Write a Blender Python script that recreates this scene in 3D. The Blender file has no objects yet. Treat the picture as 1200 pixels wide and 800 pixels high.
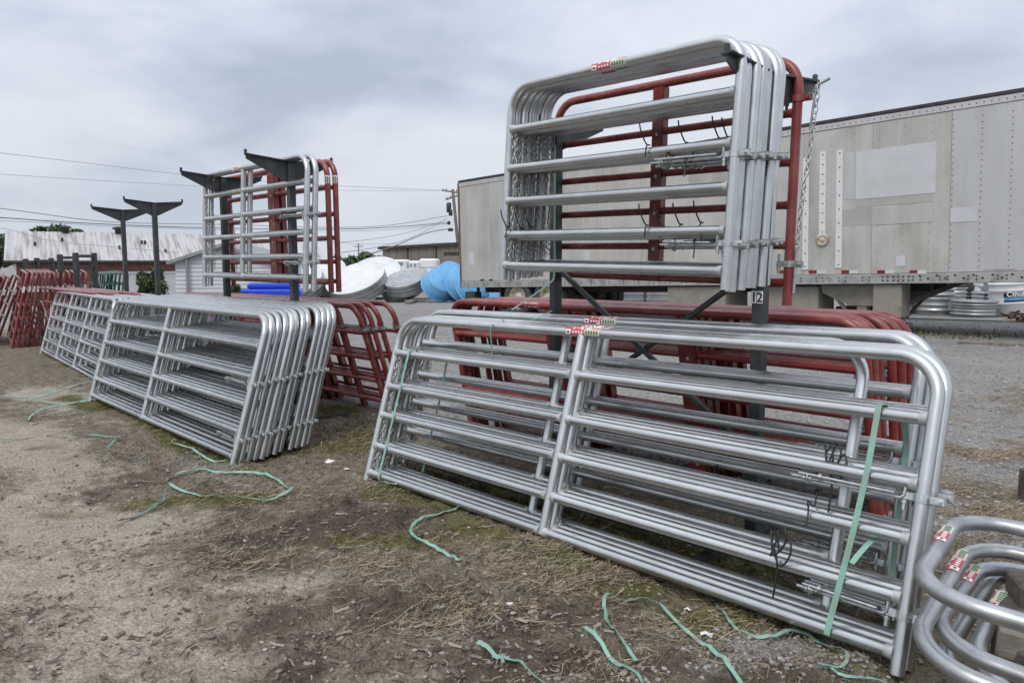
import bpy, math, random
import numpy as np
from mathutils import Vector, Matrix, noise
R = math.radians
rng = random.Random(7)
nrng = np.random.RandomState(5)
scene = bpy.context.scene
COL = scene.collection

# ------------------------------------------------------------------ camera
FPX, PITCH, CAMZ = 892.0, R(6.146), 1.6
cam = bpy.data.cameras.new('camera')
cam.sensor_width = 36.0
cam.lens = FPX / 1200 * 36.0
cam.clip_start, cam.clip_end = 0.05, 3000
camo = bpy.data.objects.new('camera', cam)
camo.location = (0, 0, CAMZ)
camo.rotation_euler = (R(90) - PITCH, 0, 0)
COL.objects.link(camo)
scene.camera = camo

# ------------------------------------------------------------------ sky, sun, exposure
SUN_EL, SUN_AZ = R(52), R(205)          # azimuth measured from +Y towards +X
world = bpy.data.worlds.new('World')
scene.world = world
world.use_nodes = True
wt = world.node_tree
for n in list(wt.nodes): wt.nodes.remove(n)


def WN(t, **kw):
    n = wt.nodes.new(t)
    for k, v in kw.items(): setattr(n, k, v)
    return n


def wmath(op, a, b=None):
    n = WN('ShaderNodeMath', operation=op)
    for i, v in enumerate((a, b)):
        if v is None: continue
        if isinstance(v, (int, float)): n.inputs[i].default_value = v
        else: wt.links.new(v, n.inputs[i])
    return n.outputs[0]


wo = WN('ShaderNodeOutputWorld'); wb = WN('ShaderNodeBackground')
wb.inputs['Strength'].default_value = 0.1
sky = WN('ShaderNodeTexSky', sky_type='NISHITA')
sky.sun_disc = False
sky.sun_elevation = SUN_EL
sky.sun_rotation = SUN_AZ
sky.air_density, sky.dust_density = 1.3, 3.0
tc = WN('ShaderNodeTexCoord'); sx = WN('ShaderNodeSeparateXYZ')
wt.links.new(tc.outputs['Generated'], sx.inputs[0])
zz = wmath('ADD', wmath('MAXIMUM', sx.outputs[2], 0.0), 0.27)
cx = wmath('DIVIDE', sx.outputs[0], zz); cy = wmath('DIVIDE', sx.outputs[1], zz)
cb = WN('ShaderNodeCombineXYZ')
wt.links.new(cx, cb.inputs[0]); wt.links.new(cy, cb.inputs[1])


def wnoise(scale, detail, loc, rough=0.5, sc=(1, 1, 1)):
    mp = WN('ShaderNodeMapping')
    mp.inputs['Location'].default_value = loc
    mp.inputs['Scale'].default_value = sc
    wt.links.new(cb.outputs[0], mp.inputs[0])
    n = WN('ShaderNodeTexNoise')
    n.inputs['Scale'].default_value = scale
    n.inputs['Detail'].default_value = detail
    n.inputs['Roughness'].default_value = rough
    n.inputs['Distortion'].default_value = 0.35
    wt.links.new(mp.outputs[0], n.inputs['Vector'])
    return n.outputs['Fac']


n1 = wnoise(0.75, 4, (21.0, 6.0, 8.0), 0.5, (0.9, 1.05, 1))
n2 = wnoise(2.3, 5, (12.4, 5.5, 1.0), 0.55, (0.9, 1.0, 1))
cl = wmath('ADD', wmath('MULTIPLY', n1, 0.68), wmath('MULTIPLY', n2, 0.32))
rmp = WN('ShaderNodeValToRGB')
el = rmp.color_ramp.elements
el[0].position, el[0].color = 0.37, (0.365, 0.42, 0.515, 1)
el[1].position, el[1].color = 0.575, (0.655, 0.68, 0.75, 1)
e = el.new(0.425); e.color = (0.445, 0.497, 0.595, 1)
e = el.new(0.485); e.color = (0.55, 0.59, 0.675, 1)
wt.links.new(cl, rmp.inputs[0])
# towards the horizon the cloud deck evens out into pale haze
hz = WN('ShaderNodeMapRange'); hz.inputs['From Min'].default_value = 0.0
hz.inputs['From Max'].default_value = 0.22
hz.inputs['To Min'].default_value = 0.7; hz.inputs['To Max'].default_value = 0.0
wt.links.new(sx.outputs[2], hz.inputs['Value'])
mh = WN('ShaderNodeMixRGB')
mh.inputs[2].default_value = (0.535, 0.585, 0.655, 1)
wt.links.new(hz.outputs[0], mh.inputs[0]); wt.links.new(rmp.outputs[0], mh.inputs[1])
scl = WN('ShaderNodeVectorMath', operation='SCALE')
# an overcast deck is brightest overhead
zen = WN('ShaderNodeMapRange'); zen.inputs['From Min'].default_value = 0.15; zen.inputs['From Max'].default_value = 1.0
zen.inputs['To Min'].default_value = 10.0; zen.inputs['To Max'].default_value = 16.0
wt.links.new(sx.outputs[2], zen.inputs['Value']); wt.links.new(zen.outputs[0], scl.inputs['Scale'])
wt.links.new(mh.outputs[0], scl.inputs[0])
ms = WN('ShaderNodeMixRGB'); ms.inputs[0].default_value = 0.93
wt.links.new(sky.outputs[0], ms.inputs[1]); wt.links.new(scl.outputs[0], ms.inputs[2])
wt.links.new(ms.outputs[0], wb.inputs['Color']); wt.links.new(wb.outputs[0], wo.inputs[0])

sl = bpy.data.lights.new('sun', 'SUN')
sl.energy, sl.angle, sl.color = 1.3, R(25), (1.0, 0.965, 0.91)
so = bpy.data.objects.new('sun', sl)
sd = Vector((math.sin(SUN_AZ) * math.cos(SUN_EL), math.cos(SUN_AZ) * math.cos(SUN_EL), math.sin(SUN_EL)))
so.rotation_euler = sd.to_track_quat('Z', 'Y').to_euler()
so.location = sd * 50
COL.objects.link(so)
vs = scene.view_settings
vs.view_transform, vs.look, vs.exposure, vs.gamma = 'Standard', 'None', 0.30, 1.0
scene.cycles.use_denoising = True
scene.cycles.max_bounces = 6

# ------------------------------------------------------------------ picture -> place helpers
CC, CS = math.cos(PITCH), math.sin(PITCH)
U0 = Vector((0.681, -0.732, 0)).normalized()      # along the rows, towards the camera
N0 = Vector((-U0.y, U0.x, 0))                     # across the rows, away


def ray(px, py):
    a = (px - 600) / FPX; b = (400 - py) / FPX
    return Vector((a, CC + b * CS, -CS + b * CC))


def at(px, py, Y):
    r = ray(px, py)
    return r * (Y / r.y) + Vector((0, 0, CAMZ))


def atz(px, py, z):
    r = ray(px, py)
    return r * ((z - CAMZ) / r.z) + Vector((0, 0, CAMZ))


def sm(t):
    t = max(0.0, min(1.0, t)); return t * t * (3 - 2 * t)


GS = [-30, 1, 5, 10, 16.5, 25, 40, 70, 4000]
GZ = [0.3, 0.07, 0.0, -0.06, -0.19, -0.45, -0.85, -1.25, -1.25]


def gz(x, y):
    s = -(U0.x * x + U0.y * y); n = N0.x * x + N0.y * y
    z = float(np.interp(s, GS, GZ))
    return z + 0.28 * sm((n - 4.5) / 8)


def on(px, py, lift=0.0):
    """the ground point under a pixel"""
    z = 0.0
    for _ in range(30):
        p = atz(px, py, z + lift)
        z = gz(p.x, p.y)
    return p


# ------------------------------------------------------------------ mesh building
class MB:
    def __init__(s): s.v, s.f, s.m, s.s = [], [], [], []

    def add(s, vs, fs, mat=0, smooth=False):
        o = len(s.v); s.v += [tuple(v) for v in vs]
        for f in fs:
            s.f.append(tuple(i + o for i in f)); s.m.append(mat); s.s.append(smooth)
        return s

    def tube(s, pts, r, sides=12, cap=True, mat=0, rad=None, closed=False):
        pts = [Vector(p) for p in pts]; n = len(pts); vs = []
        t0 = (pts[1] - pts[0]).normalized()
        ref = Vector((0, 1, 0)) if abs(t0.y) < 0.9 else Vector((0, 0, 1))
        nx = (ref - t0 * ref.dot(t0)).normalized()
        for i, p in enumerate(pts):
            if closed: t = pts[(i + 1) % n] - pts[i - 1]
            elif i == 0: t = pts[1] - pts[0]
            elif i == n - 1: t = pts[-1] - pts[-2]
            else: t = (pts[i + 1] - p).normalized() + (p - pts[i - 1]).normalized()
            if t.length < 1e-9: t = t0
            t = t.normalized()
            nx = (nx - t * nx.dot(t)).normalized(); ny = t.cross(nx)
            rr = rad[i] if rad else r
            for k in range(sides):
                a = 2 * math.pi * k / sides
                vs.append(p + (nx * math.cos(a) + ny * math.sin(a)) * rr)
        fs = []
        for i in range(n if closed else n - 1):
            j = (i + 1) % n
            for k in range(sides):
                k2 = (k + 1) % sides
                fs.append((i * sides + k, i * sides + k2, j * sides + k2, j * sides + k))
        s.add(vs, fs, mat, True)
        if cap and not closed:
            s.add(vs[:sides], [tuple(range(sides - 1, -1, -1))], mat)
            s.add(vs[-sides:], [tuple(range(sides))], mat)
        return s

    def box(s, lo, hi, mat=0, M=None):
        x0, y0, z0 = lo; x1, y1, z1 = hi
        vs = [Vector(v) for v in ((x0, y0, z0), (x1, y0, z0), (x1, y1, z0), (x0, y1, z0), (x0, y0, z1), (x1, y0, z1), (x1, y1, z1), (x0, y1, z1))]
        if M: vs = [M @ v for v in vs]
        return s.add(vs, [(3, 2, 1, 0), (4, 5, 6, 7), (0, 1, 5, 4), (1, 2, 6, 5), (2, 3, 7, 6), (3, 0, 4, 7)], mat)

    def bbox(s, lo, hi, b=0.01, mat=0, M=None):
        """box with chamfered edges (vertical profile octagon + inset caps)"""
        x0, y0, z0 = lo; x1, y1, z1 = hi
        def ring(z, i): return [(x0 + i + b, y0 + i, z), (x1 - i - b, y0 + i, z), (x1 - i, y0 + i + b, z), (x1 - i, y1 - i - b, z), (x1 - i - b, y1 - i, z), (x0 + i + b, y1 - i, z), (x0 + i, y1 - i - b, z), (x0 + i, y0 + i + b, z)]
        vs = [Vector(v) for v in ring(z0, b) + ring(z0 + b, 0) + ring(z1 - b, 0) + ring(z1, b)]
        if M: vs = [M @ v for v in vs]
        fs = [tuple(range(7, -1, -1)), tuple(range(24, 32))]
        for l in range(3):
            for k in range(8):
                fs.append((l * 8 + k, l * 8 + (k + 1) % 8, l * 8 + 8 + (k + 1) % 8, l * 8 + 8 + k))
        return s.add(vs, fs, mat)

    def prism(s, poly, y0, y1, mat=0, M=None):
        """polygon in x,z extruded along y"""
        n = len(poly)
        vs = [Vector((x, y0, z)) for x, z in poly] + [Vector((x, y1, z)) for x, z in poly]
        if M: vs = [M @ v for v in vs]
        fs = [tuple(range(n)), tuple(range(2 * n - 1, n - 1, -1))]
        for k in range(n):
            k2 = (k + 1) % n
            fs.append((k2, k, n + k, n + k2))
        return s.add(vs, fs, mat)

    def lathe(s, prof, sides=32, mat=0, M=None, sx=1.0, smooth=True):
        """profile of (r, z); r = 0 closes"""
        vs = []; fs = []
        for r, z in prof:
            for k in range(sides):
                a = 2 * math.pi * k / sides
                v = Vector((r * math.cos(a) * sx, r * math.sin(a), z))
                vs.append(M @ v if M else v)
        for i in range(len(prof) - 1):
            for k in range(sides):
                k2 = (k + 1) % sides
                fs.append((i * sides + k, i * sides + k2, (i + 1) * sides + k2, (i + 1) * sides + k))
        return s.add(vs, fs, mat, smooth)

    def ribbon(s, pts, w, side, th=0.0014, mat=0):
        """flat strap; side(i, p, t) gives the width direction"""
        pts = [Vector(p) for p in pts]; n = len(pts); vs = []
        for i, p in enumerate(pts):
            t = (pts[min(i + 1, n - 1)] - pts[max(i - 1, 0)]).normalized()
            d = side(i, p, t).normalized(); nn = t.cross(d).normalized()
            for a, b in ((-1, -1), (1, -1), (1, 1), (-1, 1)):
                vs.append(p + d * (a * w / 2) + nn * (b * th / 2))
        fs = [(3, 2, 1, 0), tuple(4 * (n - 1) + k for k in range(4))]
        for i in range(n - 1):
            for k in range(4):
                fs.append((4 * i + k, 4 * i + (k + 1) % 4, 4 * i + 4 + (k + 1) % 4, 4 * i + 4 + k))
        return s.add(vs, fs, mat)

    def mesh(s, name, mats):
        me = bpy.data.meshes.new(name)
        me.from_pydata(s.v, [], s.f)
        for m in (mats if isinstance(mats, (list, tuple)) else [mats]): me.materials.append(m)
        me.polygons.foreach_set('material_index', s.m)
        me.polygons.foreach_set('use_smooth', s.s)
        me.update()
        return me

    def build(s, name, mats, parent=None, **kw): return link(name, s.mesh(name, mats), parent, **kw)


def link(name, me, parent=None, label=None, cat=None, group=None, kind=None):
    o = bpy.data.objects.new(name, me)
    COL.objects.link(o)
    if parent: o.parent = parent
    return tag(o, label, cat, group, kind)


def tag(o, label=None, cat=None, group=None, kind=None):
    if label: o['label'] = label
    if cat: o['category'] = cat
    if group: o['group'] = group
    if kind: o['kind'] = kind
    return o


def thing(name, label, cat, M=None, group=None):
    o = bpy.data.objects.new(name, None)
    o.empty_display_size = 0.1
    COL.objects.link(o)
    if M is not None: o.matrix_world = M
    return tag(o, label, cat, group)


def copy_tree(o, parent=None):
    c = o.copy(); COL.objects.link(c)
    if parent:
        c.parent = parent; c.matrix_parent_inverse = o.matrix_parent_inverse.copy()
    for ch in list(o.children): copy_tree(ch, c)
    return c


def frame_at(O, X, Z=Vector((0, 0, 1))):
    X = Vector(X).normalized(); Y = Z.cross(X).normalized(); Z = X.cross(Y)
    return Matrix(((X.x, Y.x, Z.x, O[0]), (X.y, Y.y, Z.y, O[1]), (X.z, Y.z, Z.z, O[2]), (0, 0, 0, 1)))


def yaw(x, y, z, a): return Matrix.Translation((x, y, z)) @ Matrix.Rotation(a, 4, 'Z')


def smooth_path(pts, k=6):
    pts = [Vector(p) for p in pts]; out = []
    for i in range(len(pts) - 1):
        p0 = pts[max(i - 1, 0)]; p1 = pts[i]; p2 = pts[i + 1]; p3 = pts[min(i + 2, len(pts) - 1)]
        for j in range(k):
            t = j / k
            out.append(0.5 * ((2 * p1) + (p2 - p0) * t + (2 * p0 - 5 * p1 + 4 * p2 - p3) * t * t + (3 * p1 - p0 - 3 * p2 + p3) * t ** 3))
    return out + [pts[-1]]


# ------------------------------------------------------------------ materials
def mat(name, col, rough=0.6, metal=0.0, var=0.12, scale=6.0, bump=0.0, bscale=60.0, stain=None, stain_amt=0.0, stain_scale=3.0,
        rvar=0.1, coord='Object', stretch=(1, 1, 1), spec=0.5, rnd=0.0, streak=None, streak_amt=0.4, streak_sc=(5, 5, .35)):
    m = bpy.data.materials.new(name); m.use_nodes = True
    t = m.node_tree; b = t.nodes['Principled BSDF']; L = t.links.new
    b.inputs['Roughness'].default_value = rough
    b.inputs['Metallic'].default_value = metal
    b.inputs['Specular IOR Level'].default_value = spec
    c = t.nodes.new('ShaderNodeTexCoord'); mp = t.nodes.new('ShaderNodeMapping')
    mp.inputs['Scale'].default_value = stretch
    L(c.outputs[coord], mp.inputs[0])
    oi = t.nodes.new('ShaderNodeObjectInfo')
    cv = t.nodes.new('ShaderNodeCombineXYZ')
    mm = t.nodes.new('ShaderNodeMath'); mm.operation = 'MULTIPLY'; mm.inputs[1].default_value = 37.0
    L(oi.outputs['Random'], mm.inputs[0]); L(mm.outputs[0], cv.inputs[0]); L(mm.outputs[0], cv.inputs[2])
    L(cv.outputs[0], mp.inputs['Location'])

    def nz(s, d=4.0):
        n = t.nodes.new('ShaderNodeTexNoise')
        n.inputs['Scale'].default_value = s; n.inputs['Detail'].default_value = d
        L(mp.outputs[0], n.inputs['Vector']); return n.outputs['Fac']

    def rg(src, a, bb, lo, hi):
        n = t.nodes.new('ShaderNodeMapRange')
        n.inputs['From Min'].default_value, n.inputs['From Max'].default_value = a, bb
        n.inputs['To Min'].default_value, n.inputs['To Max'].default_value = lo, hi
        L(src, n.inputs['Value']); return n.outputs[0]

    n1 = nz(scale)
    hs = t.nodes.new('ShaderNodeHueSaturation'); hs.inputs['Color'].default_value = (*col, 1)
    v = rg(n1, 0.3, 0.7, 1 - var, 1 + var)
    if rnd:
        r2 = rg(oi.outputs['Random'], 0, 1, 1 - rnd, 1 + rnd)
        mu = t.nodes.new('ShaderNodeMath'); mu.operation = 'MULTIPLY'
        L(v, mu.inputs[0]); L(r2, mu.inputs[1]); v = mu.outputs[0]
    L(v, hs.inputs['Value'])
    out = hs.outputs[0]
    if stain:
        n2 = nz(stain_scale, 6.0)
        mx = t.nodes.new('ShaderNodeMixRGB'); mx.inputs[2].default_value = (*stain, 1)
        L(rg(n2, 0.62 - stain_amt * 0.3, 0.78 - stain_amt * 0.2, 0, 0.85), mx.inputs[0]); L(out, mx.inputs[1]); out = mx.outputs[0]
    if streak:                                            # rain runs down the face
        mp2 = t.nodes.new('ShaderNodeMapping'); mp2.inputs['Scale'].default_value = streak_sc
        L(c.outputs[coord], mp2.inputs[0])
        n3 = t.nodes.new('ShaderNodeTexNoise'); n3.inputs['Scale'].default_value = 1.0; n3.inputs['Detail'].default_value = 8; n3.inputs['Roughness'].default_value = .7
        L(mp2.outputs[0], n3.inputs['Vector'])
        mx = t.nodes.new('ShaderNodeMixRGB'); mx.inputs[2].default_value = (*streak, 1)
        L(rg(n3.outputs['Fac'], 0.46, 0.68, 0, streak_amt), mx.inputs[0]); L(out, mx.inputs[1]); out = mx.outputs[0]
    L(out, b.inputs['Base Color'])
    if rvar: L(rg(nz(scale * 2.3), 0.3, 0.7, max(0.05, rough - rvar), min(1, rough + rvar)), b.inputs['Roughness'])
    if bump:
        bp = t.nodes.new('ShaderNodeBump'); bp.inputs['Strength'].default_value = bump
        bp.inputs['Distance'].default_value = 0.01
        L(nz(bscale, 5), bp.inputs['Height']); L(bp.outputs[0], b.inputs['Normal'])
    return m


GALV = mat('galvanised_tube', (0.56, 0.575, 0.575), 0.32, 0.94, 0.10, 7, 0.0, 60, (0.58, 0.59, 0.585), 0.40, 3.0, 0.08, rnd=0.10)
GALVW = mat('galvanised_weld', (0.50, 0.51, 0.50), 0.55, 0.55, 0.2, 40, 0.2, 120)
GALVB = mat('galvanised_bright', (0.52, 0.54, 0.54), 0.36, 0.88, 0.2, 30, rnd=0.08)
GALVL = mat('galvanised_lying', (0.46, 0.47, 0.475), 0.40, 0.85, 0.10, 9, 0.05, 60, (0.30, 0.31, 0.32), 0.4, 7.0, 0.10, rnd=0.06)
RED = mat('barn_red_paint', (0.195, 0.033, 0.030), 0.30, 0.0, 0.20, 5, 0.02, 70, (0.27, 0.10, 0.08), 0.55, 6.0, 0.12, rnd=0.16)
GREEN = mat('dark_green_paint', (0.012, 0.06, 0.045), 0.4, 0.0, 0.15, 5)
STEEL = mat('dark_grey_steel', (0.045, 0.052, 0.055), 0.5, 0.15, 0.18, 7, 0.06, 60, (0.10, 0.09, 0.08), 0.25, 6.0)
CHAIN = mat('chain_steel', (0.50, 0.50, 0.49), 0.36, 0.85, 0.2, 40)
BLACK = mat('black_plastic', (0.012, 0.012, 0.013), 0.4)
STRAP = mat('teal_strapping', (0.225, 0.42, 0.335), 0.42, 0.0, 0.16, 12, stain=(0.24, 0.30, 0.24), stain_amt=0.45, stain_scale=9)
STRAPD = mat('dirty_teal_strapping', (0.13, 0.27, 0.23), 0.6, 0.0, 0.2, 20, stain=(0.12, 0.12, 0.10), stain_amt=0.6, stain_scale=9)
S_RED = mat('sticker_red', (0.50, 0.055, 0.085), 0.4, 0, 0.06)
S_WHT = mat('sticker_white', (0.80, 0.79, 0.76), 0.45, 0, 0.05)
S_CRM = mat('sticker_cream', (0.60, 0.58, 0.46), 0.45, 0, 0.05)
S_GRN = mat('sticker_green', (0.06, 0.16, 0.08), 0.45, 0, 0.05)
S_BLK = mat('print_black', (0.02, 0.02, 0.022), 0.5, 0, 0.05)
S_BLU = mat('print_blue', (0.12, 0.38, 0.62), 0.5, 0, 0.05)

# ------------------------------------------------------------------ ground: one sheet, fine near, coarse far
def blob_mask(P, blobs, nfreq=1.6, namp=0.45):
    """soft irregular patches in world space: (x, y, rx, ry, angle, strength)"""
    m = np.zeros(len(P))
    for (x, y, rx, ry, a, k) in blobs:
        dx, dy = P[:, 0] - x, P[:, 1] - y
        c, s = math.cos(a), math.sin(a)
        d = np.sqrt(((dx * c + dy * s) / rx) ** 2 + ((-dx * s + dy * c) / ry) ** 2)
        m = np.maximum(m, k * np.clip(1.35 - d, 0, 1))
    return m


def pb(px, py, rx, ry, a=0.0, k=1.0):
    p = on(px, py); return (p.x, p.y, rx, ry, a, k)


ROWA = math.atan2(-0.732, 0.681)
TRACK = [pb(60, 640, 1.5, 0.75, ROWA), pb(160, 760, 0.95, 0.42, ROWA), pb(20, 520, 2.6, 0.5, ROWA, .9), pb(230, 780, 0.5, 0.2, 0.2, .9),
         pb(470, 790, 0.4, 0.10, 0.4, .5), pb(60, 470, 2.5, 0.5, ROWA, .7), pb(330, 690, 0.7, 0.12, 0.25, .55)]
MOSS_SHADE = [pb(215, 520, 1.7, 0.20, ROWA), pb(100, 472, 1.3, 0.18, ROWA, .9), pb(300, 590, 0.5, 0.2, 0.2, .6), pb(640, 650, 1.2, 0.22, ROWA), pb(500, 590, 0.9, 0.25, ROWA, .9),
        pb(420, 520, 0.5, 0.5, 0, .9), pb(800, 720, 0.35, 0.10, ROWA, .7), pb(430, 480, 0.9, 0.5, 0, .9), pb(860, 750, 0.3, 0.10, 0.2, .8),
        pb(700, 640, 2.0, 0.35, ROWA, .7), pb(180, 425, 1.2, 0.5, ROWA, .5), (0.55, 4.15, 2.0, 0.55, ROWA, 1.0), (-3.2, 7.6, 2.4, 0.7, ROWA, 1.0), (-7.0, 12.6, 2.6, 0.7, ROWA, .9),  # plain tuples: olive moss that also paints shade into the ground under the stacks
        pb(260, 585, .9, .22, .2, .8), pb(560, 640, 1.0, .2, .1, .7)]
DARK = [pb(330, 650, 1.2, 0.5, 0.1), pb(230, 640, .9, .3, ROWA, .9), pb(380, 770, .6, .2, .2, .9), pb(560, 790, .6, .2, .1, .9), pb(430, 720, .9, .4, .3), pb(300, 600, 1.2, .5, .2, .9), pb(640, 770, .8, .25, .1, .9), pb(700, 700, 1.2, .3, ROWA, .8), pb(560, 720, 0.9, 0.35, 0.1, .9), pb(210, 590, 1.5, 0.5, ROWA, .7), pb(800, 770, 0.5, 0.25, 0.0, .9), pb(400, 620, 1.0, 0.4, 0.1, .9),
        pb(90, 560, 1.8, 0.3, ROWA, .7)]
STRAWZ = [pb(640, 700, 0.45, 0.22, 0.1), pb(480, 650, 0.7, 0.25, 0.2, .7), pb(1140, 590, 0.6, 0.5, 0.3, .9), pb(320, 655, 0.35, 0.10, 0.1, .7), pb(570, 655, 0.4, 0.15, 0, .7),
          pb(1170, 520, 0.9, 0.4, 0.3, .7)]
GRAVELN = [pb(900, 755, 0.22, 0.10, 0.0, 1.0), pb(830, 780, .2, .1, 0, .6), pb(230, 545, 0.8, 0.25, ROWA, .5)]

ang = np.concatenate([np.linspace(-180, -52, 40, endpoint=False), np.linspace(-52, 52, 620, endpoint=False), np.linspace(52, 180, 40, endpoint=False)])
ang = np.radians(ang)
rad = np.concatenate([[0.0, 0.4, 0.8], np.geomspace(1.2, 40, 560), np.geomspace(42, 1500, 50)])
NA, NR = len(ang), len(rad)
AA, RR = np.meshgrid(ang, rad)
X = (RR * np.sin(AA)).ravel(); Y = (RR * np.cos(AA)).ravel()
S_ = -(U0.x * X + U0.y * Y); N_ = N0.x * X + N0.y * Y
Z = np.interp(S_, GS, GZ)


def smn(t): t = np.clip(t, 0, 1); return t * t * (3 - 2 * t)


Z = Z + 0.28 * smn((N_ - 4.5) / 8)
P = np.stack([X, Y], 1)
# cheap fractal noise from random sinusoid lattices (value noise on a wrapped table)
TBL = nrng.rand(256, 256)


def vnoise(x, y):
    xi, yi = np.floor(x).astype(int), np.floor(y).astype(int)
    fx, fy = x - xi, y - yi
    fx, fy = fx * fx * (3 - 2 * fx), fy * fy * (3 - 2 * fy)
    a = TBL[xi & 255, yi & 255]; b = TBL[(xi + 1) & 255, yi & 255]; c = TBL[xi & 255, (yi + 1) & 255]; d = TBL[(xi + 1) & 255, (yi + 1) & 255]
    return (a * (1 - fx) + b * fx) * (1 - fy) + (c * (1 - fx) + d * fx) * fy - 0.5


def fbm(x, y, f, o=4):
    r = np.zeros_like(x); a = 1.0
    for k in range(o):
        r += a * vnoise(x * f + 17.3 * k, y * f + 9.1 * k); f *= 2.03; a *= 0.5
    return r


yard = smn((N_ + fbm(X, Y, 0.8) * 0.9 - 3.9) / 0.9)
rightside = smn((X + fbm(X, Y, .6) * 0.6 - 2.3) / 0.8) * smn((4.9 - N_ + fbm(X, Y, .7) * .8) / 0.7)   # hay-strewn strip right of the racks
track = np.clip(blob_mask(P, TRACK) * 1.1 + fbm(X, Y, 1.5) * 0.8 - 0.17, 0, 1)
moss = np.clip(blob_mask(P, MOSS_SHADE) * 1.1 + fbm(X, Y, 2.2) * 1.1 - 0.25, 0, 1)  # moss mask, including the shade painted in under the stacks
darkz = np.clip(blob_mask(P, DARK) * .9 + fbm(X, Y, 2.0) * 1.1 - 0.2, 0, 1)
strawz = np.clip(blob_mask(P, STRAWZ) + fbm(X, Y, 3) * 0.9 - 0.15, 0, 1)
grav = np.clip(blob_mask(P, GRAVELN) + fbm(X, Y, 3) * 0.6 - 0.1, 0, 1)
near = np.clip((26 - RR.ravel()) / 14, 0, 1)
rough = (1 - yard) * (1 - 0.75 * track)
Z = Z + near * (fbm(X, Y, 0.7) * 0.05 * (1 - 0.5 * yard) + fbm(X, Y, 5, 4) * 0.026 * (0.25 + rough) + np.abs(fbm(X, Y, 9, 4)) * 0.045 * rough + fbm(X, Y, 30, 2) * 0.011 * (0.25 + rough))
vts = np.stack([X, Y, Z], 1)
ii = np.arange(NR - 1)[:, None] * NA; kk = np.arange(NA)[None, :]
q = np.stack([ii + kk, ii + (kk + 1) % NA, ii + NA + (kk + 1) % NA, ii + NA + kk], -1).reshape(-1, 4)[:, ::-1]
me = bpy.data.meshes.new('ground')
me.vertices.add(len(vts)); me.vertices.foreach_set('co', vts.ravel())
me.loops.add(q.size); me.loops.foreach_set('vertex_index', q.ravel().astype(np.int32))
me.polygons.add(len(q)); me.polygons.foreach_set('loop_start', np.arange(0, q.size, 4)); me.polygons.foreach_set('loop_total', np.full(len(q), 4))
me.polygons.foreach_set('use_smooth', np.ones(len(q), bool))
me.update(calc_edges=True); me.validate()
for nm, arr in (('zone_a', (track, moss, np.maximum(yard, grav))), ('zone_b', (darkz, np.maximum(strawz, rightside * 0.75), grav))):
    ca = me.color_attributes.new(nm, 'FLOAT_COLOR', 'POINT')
    ca.data.foreach_set('color', np.stack([*arr, np.ones(len(X))], 1).astype(np.float32).ravel())


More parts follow.
